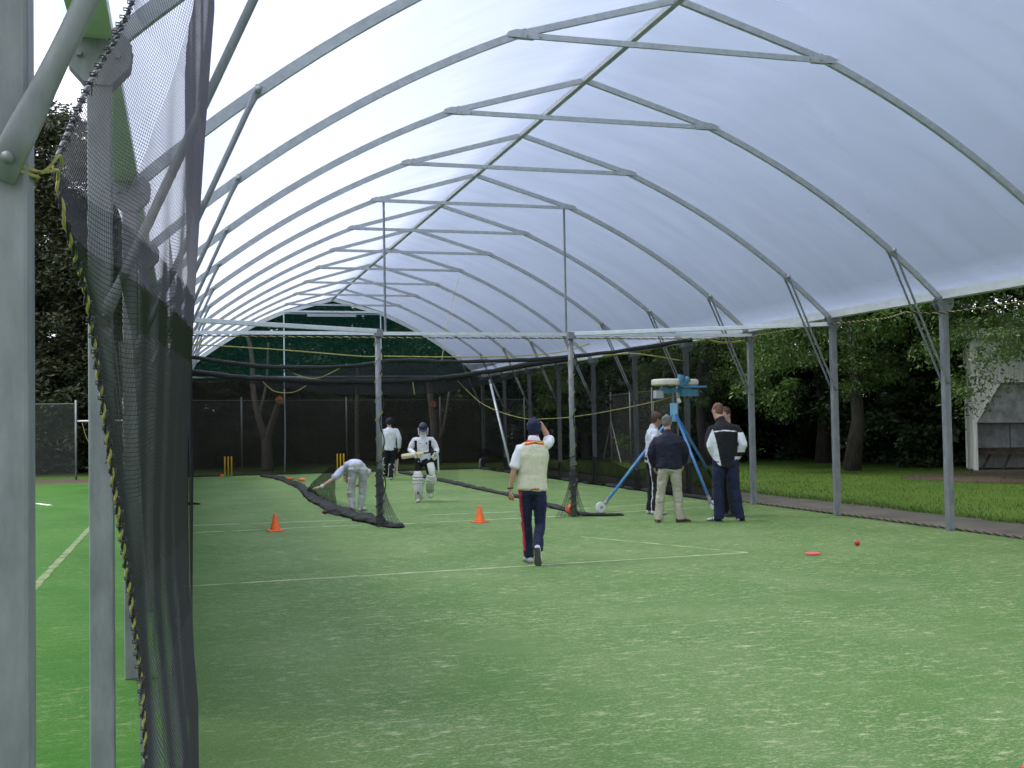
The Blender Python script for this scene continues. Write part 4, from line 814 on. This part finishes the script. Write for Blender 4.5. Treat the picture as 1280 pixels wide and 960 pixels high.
    if hair:
        b = MB(); rows = [(-.055,.050,.050,-.045),(-.02,.068,.068,-.035),(.03,.080,.084,-.024),(.075,.080,.093,-.016),(.105,.064,.078,-.016),(.128,.036,.045,-.016)]
        b.loft([hp(0, y, z) for z, a, c, y in rows], [(a*s, c*s) for z, a, c, y in rows], tuple(hs), 16)
        for k in (-1,1): b.loft([hp(k*.07,-.01,-.0), hp(k*.074,-.005,.05)], [(.010*s,.02*s),(.012*s,.03*s)], tuple(hs), 8)
        solid('hair', b, .009, T, M[hair], wr=.006, ws=40, it=1)
    # ---- legs
    if legs:
        w_ = legs.get('w', 1); b = MB(); cz = legs.get('cuff', .075)*s
        tp = legs.get('top', .16); wt = bez(P, Mi, N, tp); cr = P-Vector((0,0,.06*s)) if not legs.get('bent') else (D['LH']+D['RH'])/2
        b.loft([wt, P.lerp(wt, .4), cr], [(.158*s*wide,.122*s*wide),(.176*s*wide,.128*s*wide),(.15*s*wide,.115*s*wide)], tuple(hx), 18)
        for k in ('L', 'R'):
            A, K, F_ = D[k+'H'], D[k+'K'], D[k+'A']; e = F_+(K-F_).normalized()*(cz-.085*s)
            if legs.get('short'): e = K-(K-F_)*.05; b.loft([A+Vector((0,0,.05)), A.lerp(K,.5), e], [(.092*s*w_,.10*s*w_),(.084*s*w_,.088*s*w_),(.074*s*w_,.076*s*w_)], tuple(hx), 14)
            else: b.loft([A+(A-K).normalized()*.04, A.lerp(K,.4), K, K.lerp(e,.45), K.lerp(e,.85), e], [(.092*s*w_,.10*s*w_),(.084*s*w_,.088*s*w_),(.068*s*w_,.070*s*w_),(.066*s*w_,.070*s*w_),(.066*s*w_,.070*s*w_),(.066*s*w_,.072*s*w_)], tuple(hx), 14)
        solid(legs.get('name', 'trousers'), b, .012, T, [M[x] for x in legs['m']], legs.get('paint'), wr=legs.get('wr', .012), ws=9)
    # ---- torso garment(s)
    def torso_g(gm, inf=0):
        b = MB(); h0 = gm.get('hem', 0); tr = [(h0,.176,.126),(.16,.170,.124),(.30,.165,.118),(.5,.172,.122),(.7,.186,.128),(.84,.168,.110),(.91,.138,.098),(.965,.100,.082),(1.0,.070,.070)]
        tr = [(t,a,c) for t,a,c in tr if t >= h0]; sds = [tuple(hx.lerp(sx, max(0,t))) for t, a, c in tr]; wd = gm.get('w', wide)
        b.loft([bez(P, Mi, N, t) if t >= 0 else P+(P-Mi).normalized()*(-t)*.6*s for t, a, c in tr], [((a*wd+inf)*s, (c*wd+inf)*s) for t, a, c in tr], sds, 20)
        for k in ('L', 'R'):
            S, E_, W_ = D[k+'S'], D[k+'E'], D[k+'W']; ins = S.lerp(bez(P, Mi, N, .80), .42); sl = gm.get('sleeve', 'long'); q = gm.get('sw', 1)
            sv = (0,1,0) if abs((E_-S).normalized().y) < .8 else (0,0,1)
            if sl == 'none': b.loft([ins, S.lerp(ins, .25)], [(.074*s,.085*s),(.060*s,.074*s)], sv, 12); continue
            if sl == 'short': b.loft([ins, S, S.lerp(E_,.45), S.lerp(E_,.88)], [((.072+inf)*s,(.078+inf)*s),((.066+inf)*s,(.070+inf)*s),((.062+inf)*s*q,(.064+inf)*s*q),((.062+inf)*s*q,(.064+inf)*s*q)], sv, 12); continue
            b.loft([ins, S-Vector((0,0,.012)), S.lerp(E_,.5), E_, E_.lerp(W_,.5), W_], [((.066+inf)*s,(.070+inf)*s),((.060+inf)*s,(.064+inf)*s),(.060*s*q,.062*s*q),(.055*s*q,.056*s*q),(.052*s*q,.052*s*q),(.042*s*q,.040*s*q)], sv, 12)
        if gm.get('collar'): b.loft([bez(P, Mi, N, .97), N+(Hc-N)*.30], [(.078*s,.078*s),(.071*s,.074*s)], tuple(sx), 14)
        return solid(gm['name'], b, .011, T, [M[x] for x in gm['m']], gm.get('paint'), wr=gm.get('wr', .010), ws=gm.get('ws', 8))
    for gm in (torso or []): torso_g(gm, gm.get('inf', 0))
    # ---- shoes
    for k in ('L', 'R'):
        sm = (shoes or {}).get('m', 'shoe_d'); F_ = D[k+'A']; tdir = V3(D[k+'T']).normalized(); up = (Vector((0,0,1))-tdir*tdir.z); up = up.normalized() if up.length > .1 else Vector((0,-1,0)); sv = tdir.cross(up)
        hl = F_-tdir*.055-up*.045; b = MB()
        b.loft([hl, hl+tdir*.06+up*.012, hl+tdir*.13+up*.004, hl+tdir*.20-up*.010, hl+tdir*.255-up*.014], [(.034,.036),(.039,.046),(.041,.036),(.046,.026),(.030,.018)], tuple(sv), 12)
        b.loft([F_-tdir*.01-up*.04, F_+up*.02-tdir*.012], [(.036,.044),(.036,.042)], tuple(sv), 10)
        so_ = solid('shoe', b, .009, T, [M[sm]]+([M['shoe_d']] if (shoes or {}).get('stripes') else []), (lambda p, h=hl, td=tdir: 1 if (shoes or {}).get('stripes') and .07 < (Vector(p)-h).dot(td) < .2 and ((Vector(p)-h).dot(td)*26) % 1 < .42 else 0), it=1)
        b = MB(); so2 = hl-up*.036
        b.loft([so2-tdir*.01, so2+tdir*.05, so2+tdir*.12, so2+tdir*.2+up*.003, so2+tdir*.262+up*.006], [(.030,.009),(.038,.010),(.036,.010),(.047,.010),(.030,.009)], tuple(sv), 12); b.build('sole', M['sole'], so_, smooth=False)
    return T, D, hp, hs, hf, hu, s
def cap(T, hp, s, m, peak=True, h=.125, hs=None):
    b = MB(); rows = [(.012,.083,.104,-.006),(.05,.086,.107,-.008),(.09,.076,.095,-.010),(.115,.052,.068,-.012),(h,.022,.03,-.012)]
    b.loft([hp(0, y, z) for z, a, c, y in rows], [(a*s, c*s) for z, a, c, y in rows], tuple(hs), 20); c_ = solid('cap', b, .008, T, M[m], it=1)
    if peak:
        b = MB(); b.sweep([hp(0,.07,.03), hp(0,.12,.026), hp(0,.155,.014), hp(0,.170,.004)], lambda i: [(x*s, z*s) for x, z in ((-.07+.013*i*i*.6,-.003),(.07-.013*i*i*.6,-.003),(.07-.013*i*i*.6,.003),(-.07+.013*i*i*.6,.003))], tuple(hs)); b.build('peak', M[m], c_, smooth=True)
    return c_

# 1. walking away with one hand on his cap
bow_rz = -.30
T, D, hp, hs, hf, hu, s = person('man walking away in a cream sleeveless sweater with one hand on his navy cap', (4.04,12.86,0), bow_rz, 1.76,
    J=dict(P=(-.03,0,.90), M=(-.02,.02,1.18), N=(.0,.01,1.475), H=(.005,.045,1.615), LS=(-.165,0,1.385), RS=(.165,.02,1.43), LE=(-.245,-.02,1.13), LW=(-.295,.04,.905),
           RE=(.185,.24,1.485), RW=(.085,.115,1.685), LH=(-.115,0,.88), RH=(.06,0,.88), LK=(-.105,.10,.47), LA=(-.085,.16,.085), RK=(.055,.02,.47), RA=(.02,-.16,.205), LT=(-.25,1,.0), RT=(.03,.42,-.80)),
    headf=(.05,1,-.05), headu=(0,.08,1), hands={'R': dict(f=(-.55,-.10,.05), n=(.1,-.25,-1), curl=.35), 'L': dict(f=(.0,.1,-1), n=(1,.2,0), curl=1.0)},
    torso=[dict(name='shirt', m=['c_white'], sleeve='short', hem=.35, sw=1.12, inf=.0, collar=True, w=.92), dict(name='sweater_vest', m=['c_cream','c_red','c_yel','c_navy'], sleeve='none', hem=-.02, inf=.010, w=1.02, wr=.007,
        paint=lambda p: (lambda e: 1 if e < .012 else 2 if e < .026 else 3 if e < .034 else 1 if e < .046 else 0)(1.485-.16*abs(p[0])-p[2]) if 1.485-.16*abs(p[0])-p[2] > -.2 and p[2] > 1.36 and abs(p[0]) < .115 else (1 if (abs(p[2]-.905) < .008 and abs(p[0]+.0) < .05) else 2 if (abs(p[2]-.893) < .007 and abs(p[0]) < .05) else 0))],
    legs=dict(m=['c_navy','c_red','c_white'], top=.1, w=.98, paint=lambda p: 1 if (p[0] < -.158+.040*max(0,(.75-p[2]))/.6 and p[2] > .15 and noise.noise(Vector((0,0,p[2]*7))) > -.28) else 0, wr=.013), shoes=dict(m='shoe_w'))
b = MB(); rows = [(-.062,.064,.060,-.042),(-.02,.083,.088,-.026),(.03,.090,.104,-.012),(.07,.088,.102,-.012),(.105,.066,.080,-.014),(.133,.026,.034,-.014)]
b.loft([hp(0, y, z) for z, a, c, y in rows], [(a*s, c*s) for z, a, c, y in rows], tuple(hs), 20); solid('beanie', b, .008, T, M['c_navy'], wr=.003, ws=40, it=1)
b = MB(); b.ball((-.285,.075,.80), .036, 12, 8); o = b.build('ball', M['red'], None, smooth=True); o.matrix_world = Matrix.Translation((4.04,12.86,0)) @ Matrix.Rotation(bow_rz, 4, 'Z'); tag(o, 'red cricket ball held low in the left hand of the man in the cream sweater', 'ball')
b = MB(); b.tube([(-.295+.034*math.cos(a), .035+.032*math.sin(a), .912) for a in [k*math.pi/8 for k in range(16)]], .008, 6, closed=True); b.build('wristband', M['c_black'], T, smooth=True)

# batting pads, gloves, bats
def pad(T, K, A, fwd, m='pad', thigh=.22, name='batting_pad', straps=None):
    K, A = V3(K), V3(A); d = (K-A).normalized(); f = V3(fwd); f = (f-d*f.dot(d)).normalized(); sd = f.cross(d); L = (K-A).length; lo = A-d*.02; b = MB(); n = 10; vs = []; H_ = L+thigh
    rows = [(0,.085,.055),(.08,.095,.045),(.25,.095,.05),(.5,.10,.055),(L/H_-.06,.105,.065),(L/H_,.108,.085),(L/H_+.07,.105,.075),(.9,.100,.07),(1.0,.070,.07)]
    for t, w_, o_ in rows:
        c = lo+d*H_*t+f*.02
        for i in range(9): a = (i-4)/4*1.35; vs.append(c+sd*math.sin(a)*w_+f*(math.cos(a)*w_*.75-.02+o_*.3))
    m_ = len(rows)
    fs = [(r*9+i, r*9+i+1, (r+1)*9+i+1, (r+1)*9+i) for r in range(m_-1) for i in range(8)]
    nb = len(vs); vs2 = [v-f*.028-sd*0 for v in vs]; vs += vs2; fs2 = [(nb+q[3], nb+q[2], nb+q[1], nb+q[0]) for q in fs]
    rim = [i for i in range(9)]+[r*9+8 for r in range(1, m_)]+[(m_-1)*9+i for i in range(7,-1,-1)]+[r*9 for r in range(m_-2,0,-1)]
    fs = fs+fs2+[(rim[i], nb+rim[i], nb+rim[(i+1)%len(rim)], rim[(i+1)%len(rim)]) for i in range(len(rim))]
    b._add(vs, fs); p = b.build(name, M[m], T, smooth=True)
    b = MB()
    for i in range(5):
        xx = (i-2)*.034; b.tube([lo+d*H_*.06+sd*xx+f*(.075+.03-abs(i-2)*.010), lo+d*(L-.06)+sd*xx+f*(.088+.03-abs(i-2)*.010)], .013, 7)
    for tt, hh in ((L-.03,.03),(L+.04,.03),(L+.11,.026)):
        b.tube([lo+d*tt+sd*math.sin(a)*.11+f*(math.cos(a)*.085+.012) for a in (-1.25,-.8,-.4,0,.4,.8,1.25)], hh, 7)
    b.build('rolls', M[m], p, smooth=True)
    b = MB()
    for tt in (.10, .24, L-.02):
        b.sweep([lo+d*tt+sd*math.sin(a)*.085-f*(math.cos(a)*.075-.01) for a in [k*.25-1.5 for k in range(13)]], lambda i: [(-.018,-.004),(.018,-.004),(.018,.004),(-.018,.004)], tuple(d))
    b.build('strap', M[straps or m], p); return p
def bat(label, a, bb, flat, group=None, T=None):
    """a = handle end, bb = toe; world-space points"""
    a, bb = V3(a), V3(bb); d = (bb-a).normalized(); f = V3(flat); f = (f-d*f.dot(d)).normalized(); sd = f.cross(d); L = (bb-a).length; t = thing('cricket_bat', label, 'bat', a, 0, group)
    b = MB(); b.sweep([d*L*.36, d*L*.40, d*L*.46, d*L*.8, d*L*.96, d*L], lambda i: [(x*(.25,.75,1,1,1,.8)[i], z*(.6,.8,.9,1.25,1,.6)[i]) for x, z in ((-.054,-.012),(.054,-.012),(.054,.006),(0,.030),(-.054,.006))], tuple(sd)); b.build('blade', M['willow'], t, bevel=.004)
    b = MB(); b.tube([d*0, d*.02, d*L*.37], [.018,.017,.016], 10); b.build('grip', M['c_black'], t, smooth=True); return t
def glove(T, wr, fd, m='pad'):
    wr, fd = V3(wr), V3(fd).normalized(); b = MB(); s1 = fd.orthogonal().normalized(); s2 = fd.cross(s1)
    b.loft([wr-fd*.07, wr, wr+fd*.07], [(.050,.044),(.052,.046),(.058,.046)], tuple(s1), 12)
    for i in range(4):
        o = s1*((i-1.5)*.030); p = wr+fd*.085+o; b.tube([p, p+fd*.035+s2*.012, p+fd*.055+s2*.045, p+fd*.040+s2*.07], .018, 8)
    p = wr+fd*.02-s1*.05; b.tube([p, p+fd*.03-s1*.02+s2*.02, p+fd*.055-s1*.012+s2*.05], .019, 8)
    return solid('batting_glove', b, .009, T, M[m], wr=.004, ws=30, it=1)
def helmet(T, hp, hs, s, grille=True, m='helm'):
    b = MB(); rows = [(-.01,.098,.118,-.012),(.03,.103,.124,-.010),(.07,.100,.118,-.010),(.11,.080,.095,-.010),(.14,.048,.058,-.010),(.152,.018,.02,-.01)]
    b.loft([hp(0, y, z) for z, a, c, y in rows], [(a*s, c*s) for z, a, c, y in rows], tuple(hs), 22)
    for k in (-1, 1): b.loft([hp(k*.088,-.01,.0), hp(k*.085,-.005,-.055)], [(.016,.05),(.014,.04)], tuple(hs), 10)
    h_ = solid('helmet', b, .009, T, M[m], it=1)
    b = MB(); b.sweep([hp(0,.09,.035), hp(0,.14,.028), hp(0,.175,.018)], lambda i: [((-.085+.012*i*i), -.004),((.085-.012*i*i),-.004),((.085-.012*i*i),.004),((-.085+.012*i*i),.004)], tuple(hs)); b.build('peak', M[m], h_)
    if grille:
        b = MB()
        for i, z in enumerate((-.012,-.042,-.072,-.100)): b.tube([hp(.108*math.sin(a), .02+.135*math.cos(a), z) for a in [k*.26-1.56 for k in range(13)]], .0045, 5)
        for a in (-1.45,-.5,.5,1.45): b.tube([hp(.108*math.sin(a), .02+.135*math.cos(a), z) for z in (.01,-.04,-.105)], .005, 5)
        for k in (-1, 1): b.box(tuple(hp(k*.108,.01,.0)), (.02,.035,.07))
        b.build('face_guard', M['white_pl'], h_)
    return h_
# 2. batter facing the camera
rz2 = math.pi-.22; L2 = (5.05,24.2,0)
def wpt(L, rz, p): return Matrix.Translation(L) @ Matrix.Rotation(rz, 4, 'Z') @ V3(p)
J2 = dict(P=(0,0,.88), M=(0,.0,1.14), N=(0,.03,1.43), H=(-.01,.085,1.585), LS=(-.19,.02,1.375), RS=(.19,.02,1.375), RE=(.275,.02,1.13), RW=(.20,.23,1.075), LE=(-.30,.0,1.13), LW=(-.285,.22,1.06),
          RH=(.10,0,.86), LH=(-.10,0,.86), RK=(.115,.05,.48), RA=(.105,.0,.085), LK=(-.16,.16,.50), LA=(-.13,-.18,.26), LT=(-.15,.75,-.62), RT=(.15,1,0))
T, D, hp, hs, hf, hu, s = person('batter walking towards the camera in navy helmet and white pads holding a bat level', L2, rz2, 1.74, J=J2, headf=(.02,1,-.42), headu=(0,.35,1),
    torso=[dict(name='shirt', m=['c_white','c_black'], hem=-.02, sw=1.15, collar=True, wr=.014, paint=lambda p: 1 if (.125 < abs(p[0]) < .185 and 1.08 < p[2] < 1.34 and p[1] > -.06) else 0)],
    legs=dict(m=['c_black'], wr=.01, w=.98), shoes=dict(m='shoe_w'))
helmet(T, hp, hs, s); pad(T, D['RK'], D['RA'], (.05,1,.05)); pad(T, D['LK'], D['LA'], (-.1,1,.25))
glove(T, D['RW'], (-.3,.8,-.2)); glove(T, D['LW'], (.2,.7,-.55))
b = MB(); b.loft([V3((-.155,.145,.84)), V3((-.185,.185,.70)), V3((-.195,.20,.60))], [(.075,.030),(.078,.032),(.06,.026)], (1,0,0), 14); b.build('thigh_pad', M['pad'], T, smooth=True)
bat('wooden bat held level across the waist of the batter facing the camera', wpt(L2, rz2, (-.29,.31,1.10)), wpt(L2, rz2, (.46,.36,1.0)), tuple(Matrix.Rotation(rz2,3,'Z') @ Vector((0,1,.1))))
b = MB()
for i in range(1): b.tube([wpt(L2, rz2, q) for q in ((-.325,.20,1.02),(-.33,.19,.80),(-.335,.18,.64))], [.016,.016,.014], 8)
tag(b.build('spare_stump', M['white_pl'], None, smooth=True), 'thin white stick hanging from the left glove of the batter facing the camera', 'stick')
# emblem on the pad and shirt
q = MB(); Mr = V3((.118,.155,.20)); q.plate([Mr+Vector((-.012,0,-.03)), Mr+Vector((.016,0,-.03)), Mr+Vector((.02,0,.028)), Mr+Vector((.004,0,.04)), Mr+Vector((-.014,0,.01))], (0,1,0), .004); q.build('pad_emblem', M['c_black'], T)
q = MB(); q.plate([(.03,.158,1.265),(.10,.150,1.272),(.10,.150,1.281),(.03,.158,1.274)], (0,1,0), .003); q.plate([(-.09,.152,1.25),(-.07,.154,1.25),(-.07,.154,1.30),(-.09,.152,1.30)], (0,1,0), .003); q.build('shirt_emblem', M['c_black'], T)
# 3. batter walking away far down the lane
rz3 = -.18; L3 = (6.09,34.1,0)
J3 = dict(P=(.0,0,.96), N=(-.02,.0,1.60), M=(-.01,.0,1.28), H=(-.02,.03,1.745), LS=(-.21,0,1.53), RS=(.20,0,1.53), LE=(-.27,.0,1.24), LW=(-.26,.14,1.02), RE=(.28,-.02,1.25), RW=(.27,.06,.98),
          LH=(-.10,0,.93), RH=(.10,0,.93), LK=(-.12,.08,.52), LA=(-.13,.25,.15), RK=(.05,.03,.50), RA=(.01,-.10,.10))
T, D, hp, hs, hf, hu, s = person('batter in white shirt and dark shorts walking away far down the middle lane', L3, rz3, 1.88, J=J3, headf=(0,1,-.15), hair='h_brown',
    torso=[dict(name='shirt', m=['c_white'], hem=-.06, sw=1.25, w=1.08, wr=.014)], legs=dict(m=['c_black'], w=1.12), shoes=dict(m='shoe_w'))
helmet(T, hp, hs, s, False, 'c_navy2'); pad(T, D['LK'], D['LA'], (-.35,1,.1), straps='pad'); pad(T, D['RK'], D['RA'], (.1,1,.05), straps='pad')
b = MB()
for k in ('L','R'):
    A_, K_ = D[k+'A'], D[k+'K']; b.loft([A_.lerp(K_,.1), A_.lerp(K_,.8)], [(.062,.066),(.07,.074)], (1,0,0), 12)
b.build('red_leg_lining', M['c_red'], T, smooth=True)
bat('wooden bat hanging upright from the right hand of the far batter', wpt(L3, rz3, (.27,.08,.95)), wpt(L3, rz3, (.16,.02,.12)), (1,.3,0))
# 4. man bending over the net
rz4 = -.15; L4 = (3.29,22.2,0)
J4 = dict(P=(.03,-.02,.84), M=(-.02,.20,1.02), N=(-.17,.42,.76), H=(-.19,.55,.64), LS=(-.26,.33,.83), RS=(.10,.38,.80), LE=(-.47,.16,.635), LW=(-.69,.12,.50), RE=(.27,.26,.74), RW=(.07,.26,.55),
          LH=(-.07,-.01,.80), RH=(.13,-.01,.80), LK=(-.12,.03,.43), RK=(.12,.04,.45), LA=(-.10,-.02,.085), RA=(.07,.0,.085), LT=(.2,.9,0), RT=(.5,.8,0))
person('man in light grey trousers and pale shirt bending over the heaped net reaching left', L4, rz4, 1.72, J=J4, headf=(-.1,.25,-1), headu=(-.1,1,.3), hair='h_brown', hands={'L': dict(f=(-1,.05,-.2), n=(0,.1,-1), curl=.12)},
    torso=[dict(name='t_shirt', m=['c_lav'], sleeve='short', hem=.08, sw=1.12, inf=.004, wr=.012, w=.98)], legs=dict(m=['c_grey','c_black'], bent=True, w=1.13, wr=.022, top=.20, cuff=.05, paint=None), shoes=dict(m='shoe_w'))
b = MB(); T4 = [o for o in C.objects if o.name.startswith('person')][-1]
b.loft([V3((-.655,.122,.52)), V3((-.70,.118,.495))], [(.036,.036),(.034,.034)], (0,1,0), 10); b.build('wristband', M['c_white'], T4, smooth=True)
b = MB(); b.ball(wpt(L4, rz4, (.04,.28,.49)), .036, 10, 8); tag(b.build('ball', M['red'], None, smooth=True), 'red ball held between the knees of the bending man', 'ball')
# 5. navy sweater man
J5 = dict(N=(-.01,-.01,1.47), H=(-.02,.02,1.645), M=(0,-.02,1.2), LE=(-.30,-.01,1.14), LW=(-.25,.12,.93), RE=(.27,.02,1.16), RW=(.24,.15,.96), LS=(-.20,0,1.385), RS=(.19,0,1.385), LH=(-.09,0,.90), RH=(.09,0,.90),
          LK=(-.15,.02,.48), LA=(-.195,.0,.085), RK=(.13,.03,.48), RA=(.15,.0,.085), LT=(-.15,1,0), RT=(.85,.5,0))
T, D, *_ = person('grey haired man in navy sweater and stone trousers with his back to the camera', (7.725,17.15,0), -.40, 1.77, J=J5, hair='h_grey', headf=(.35,1,-.12), wide=1.17,
    torso=[dict(name='sweater', m=['c_navy2'], hem=.0, sw=1.24, w=1.32, wr=.012, collar=True)], legs=dict(m=['c_khaki'], w=1.12, wr=.016, cuff=.05, top=.2), shoes=dict(m='shoe_b'))
# 6. tall man in the black and white jacket
J6 = dict(P=(-.0,0,1.0), M=(.0,-.03,1.32), N=(-.045,.0,1.66), H=(-.10,.06,1.815), LS=(-.215,0,1.545), RS=(.195,.0,1.545), LE=(-.265,-.05,1.25), LW=(-.20,.10,1.02), RE=(.30,-.04,1.27), RW=(.20,.10,1.04),
          LH=(-.10,0,.96), RH=(.11,0,.96), LK=(-.12,.02,.52), RK=(.15,.03,.52), LA=(-.12,.0,.09), RA=(.22,.04,.09), LT=(-.9,.45,0), RT=(.35,.9,0))
def jacket(p):
    x, y, z = p
    if abs(z-(1.505-.10*abs(x))) < .008 and y < .02 and abs(x) < .19: return 1
    f = lambda K: next((a[1]+(b_[1]-a[1])*(z-a[0])/(b_[0]-a[0]) for a, b_ in zip(K, K[1:]) if a[0] <= z <= b_[0]), None)
    lo, hi = f([(.93,-.10),(1.05,-.21),(1.2,-.29),(1.3,-.30),(1.46,-.235),(1.52,-.20)]), f([(.93,-.07),(1.1,-.10),(1.3,-.135),(1.52,-.19)])
    if lo is not None and hi is not None and lo < x < hi and y < .10: return 1
    if x > .205+.03*(z-1.2) and 1.14 < z < 1.47 and x < .36: return 1
    if x > .15 and 1.0 < z < 1.07: return 1
    return 0
person('tall auburn haired man in a black and white tracksuit jacket with hands in his pockets', (8.62,16.90,0), -.42, 1.93, J=J6, hair='h_red', headf=(-.65,.8,-.35), headu=(0,.2,1),
    torso=[dict(name='jacket', m=['c_black','c_white'], hem=-.14, sw=1.2, w=1.10, collar=True, wr=.012, paint=jacket)], legs=dict(m=['c_navy'], w=1.18, wr=.012, cuff=.04), shoes=dict(m='shoe_w', stripes=True))
# 7. man half hidden behind him
person('man with brown hair mostly hidden behind the tall man in the black and white jacket', (9.10,17.75,0), 1.75, 1.90, hair='h_brown', headf=(-.05,1,-.30),
    torso=[dict(name='jacket', m=['c_black'], hem=-.1, sw=1.15)], legs=dict(m=['c_black'], w=1.05), shoes=dict(m='shoe_d'), skin='skin')
# 8. man in the pale shirt behind the machine
rz8 = -1.62; L8 = (8.12,18.75,0)
J8 = dict(H=(.0,.10,1.70), N=(0,.03,1.55), RE=(.26,-.08,1.24), RW=(.20,.16,1.16), LS=(-.19,.06,1.48), LE=(-.16,.30,1.36), LW=(-.13,.50,1.30))
T, D, hp, hs, hf, hu, s = person('tanned man in pale shirt and cap behind the navy sweater, one hand on the tripod', L8, rz8, 1.87, J=J8, skin='skin_tan', hair='h_brown', headf=(-.05,1,-.10),
    hands={'L': dict(f=(0,1,.2), n=(.6,0,-.6), curl=.8)}, torso=[dict(name='shirt', m=['c_pale'], hem=-.04, sw=1.2, collar=True, wr=.014)],
    legs=dict(m=['c_black','c_pale'], w=1.0, paint=lambda p: 1 if p[1] < -.045 and abs(p[0]-.10) < .03 else 0), shoes=dict(m='shoe_w'))
cap(T, hp, s, 'h_brown', True, .128, hs)
b = MB()
for k in (-1, 1): b.loft([hp(k*.012,.105,.055), hp(k*.055,.085,.055)], [(.012,.016),(.014,.018)], tuple(hf), 8)
b.tube([hp(-.08,-.01,.05), hp(-.06,.09,.058), hp(.06,.09,.058), hp(.08,-.01,.05)], .004, 5); b.build('sunglasses', M['eye'], T, smooth=True)
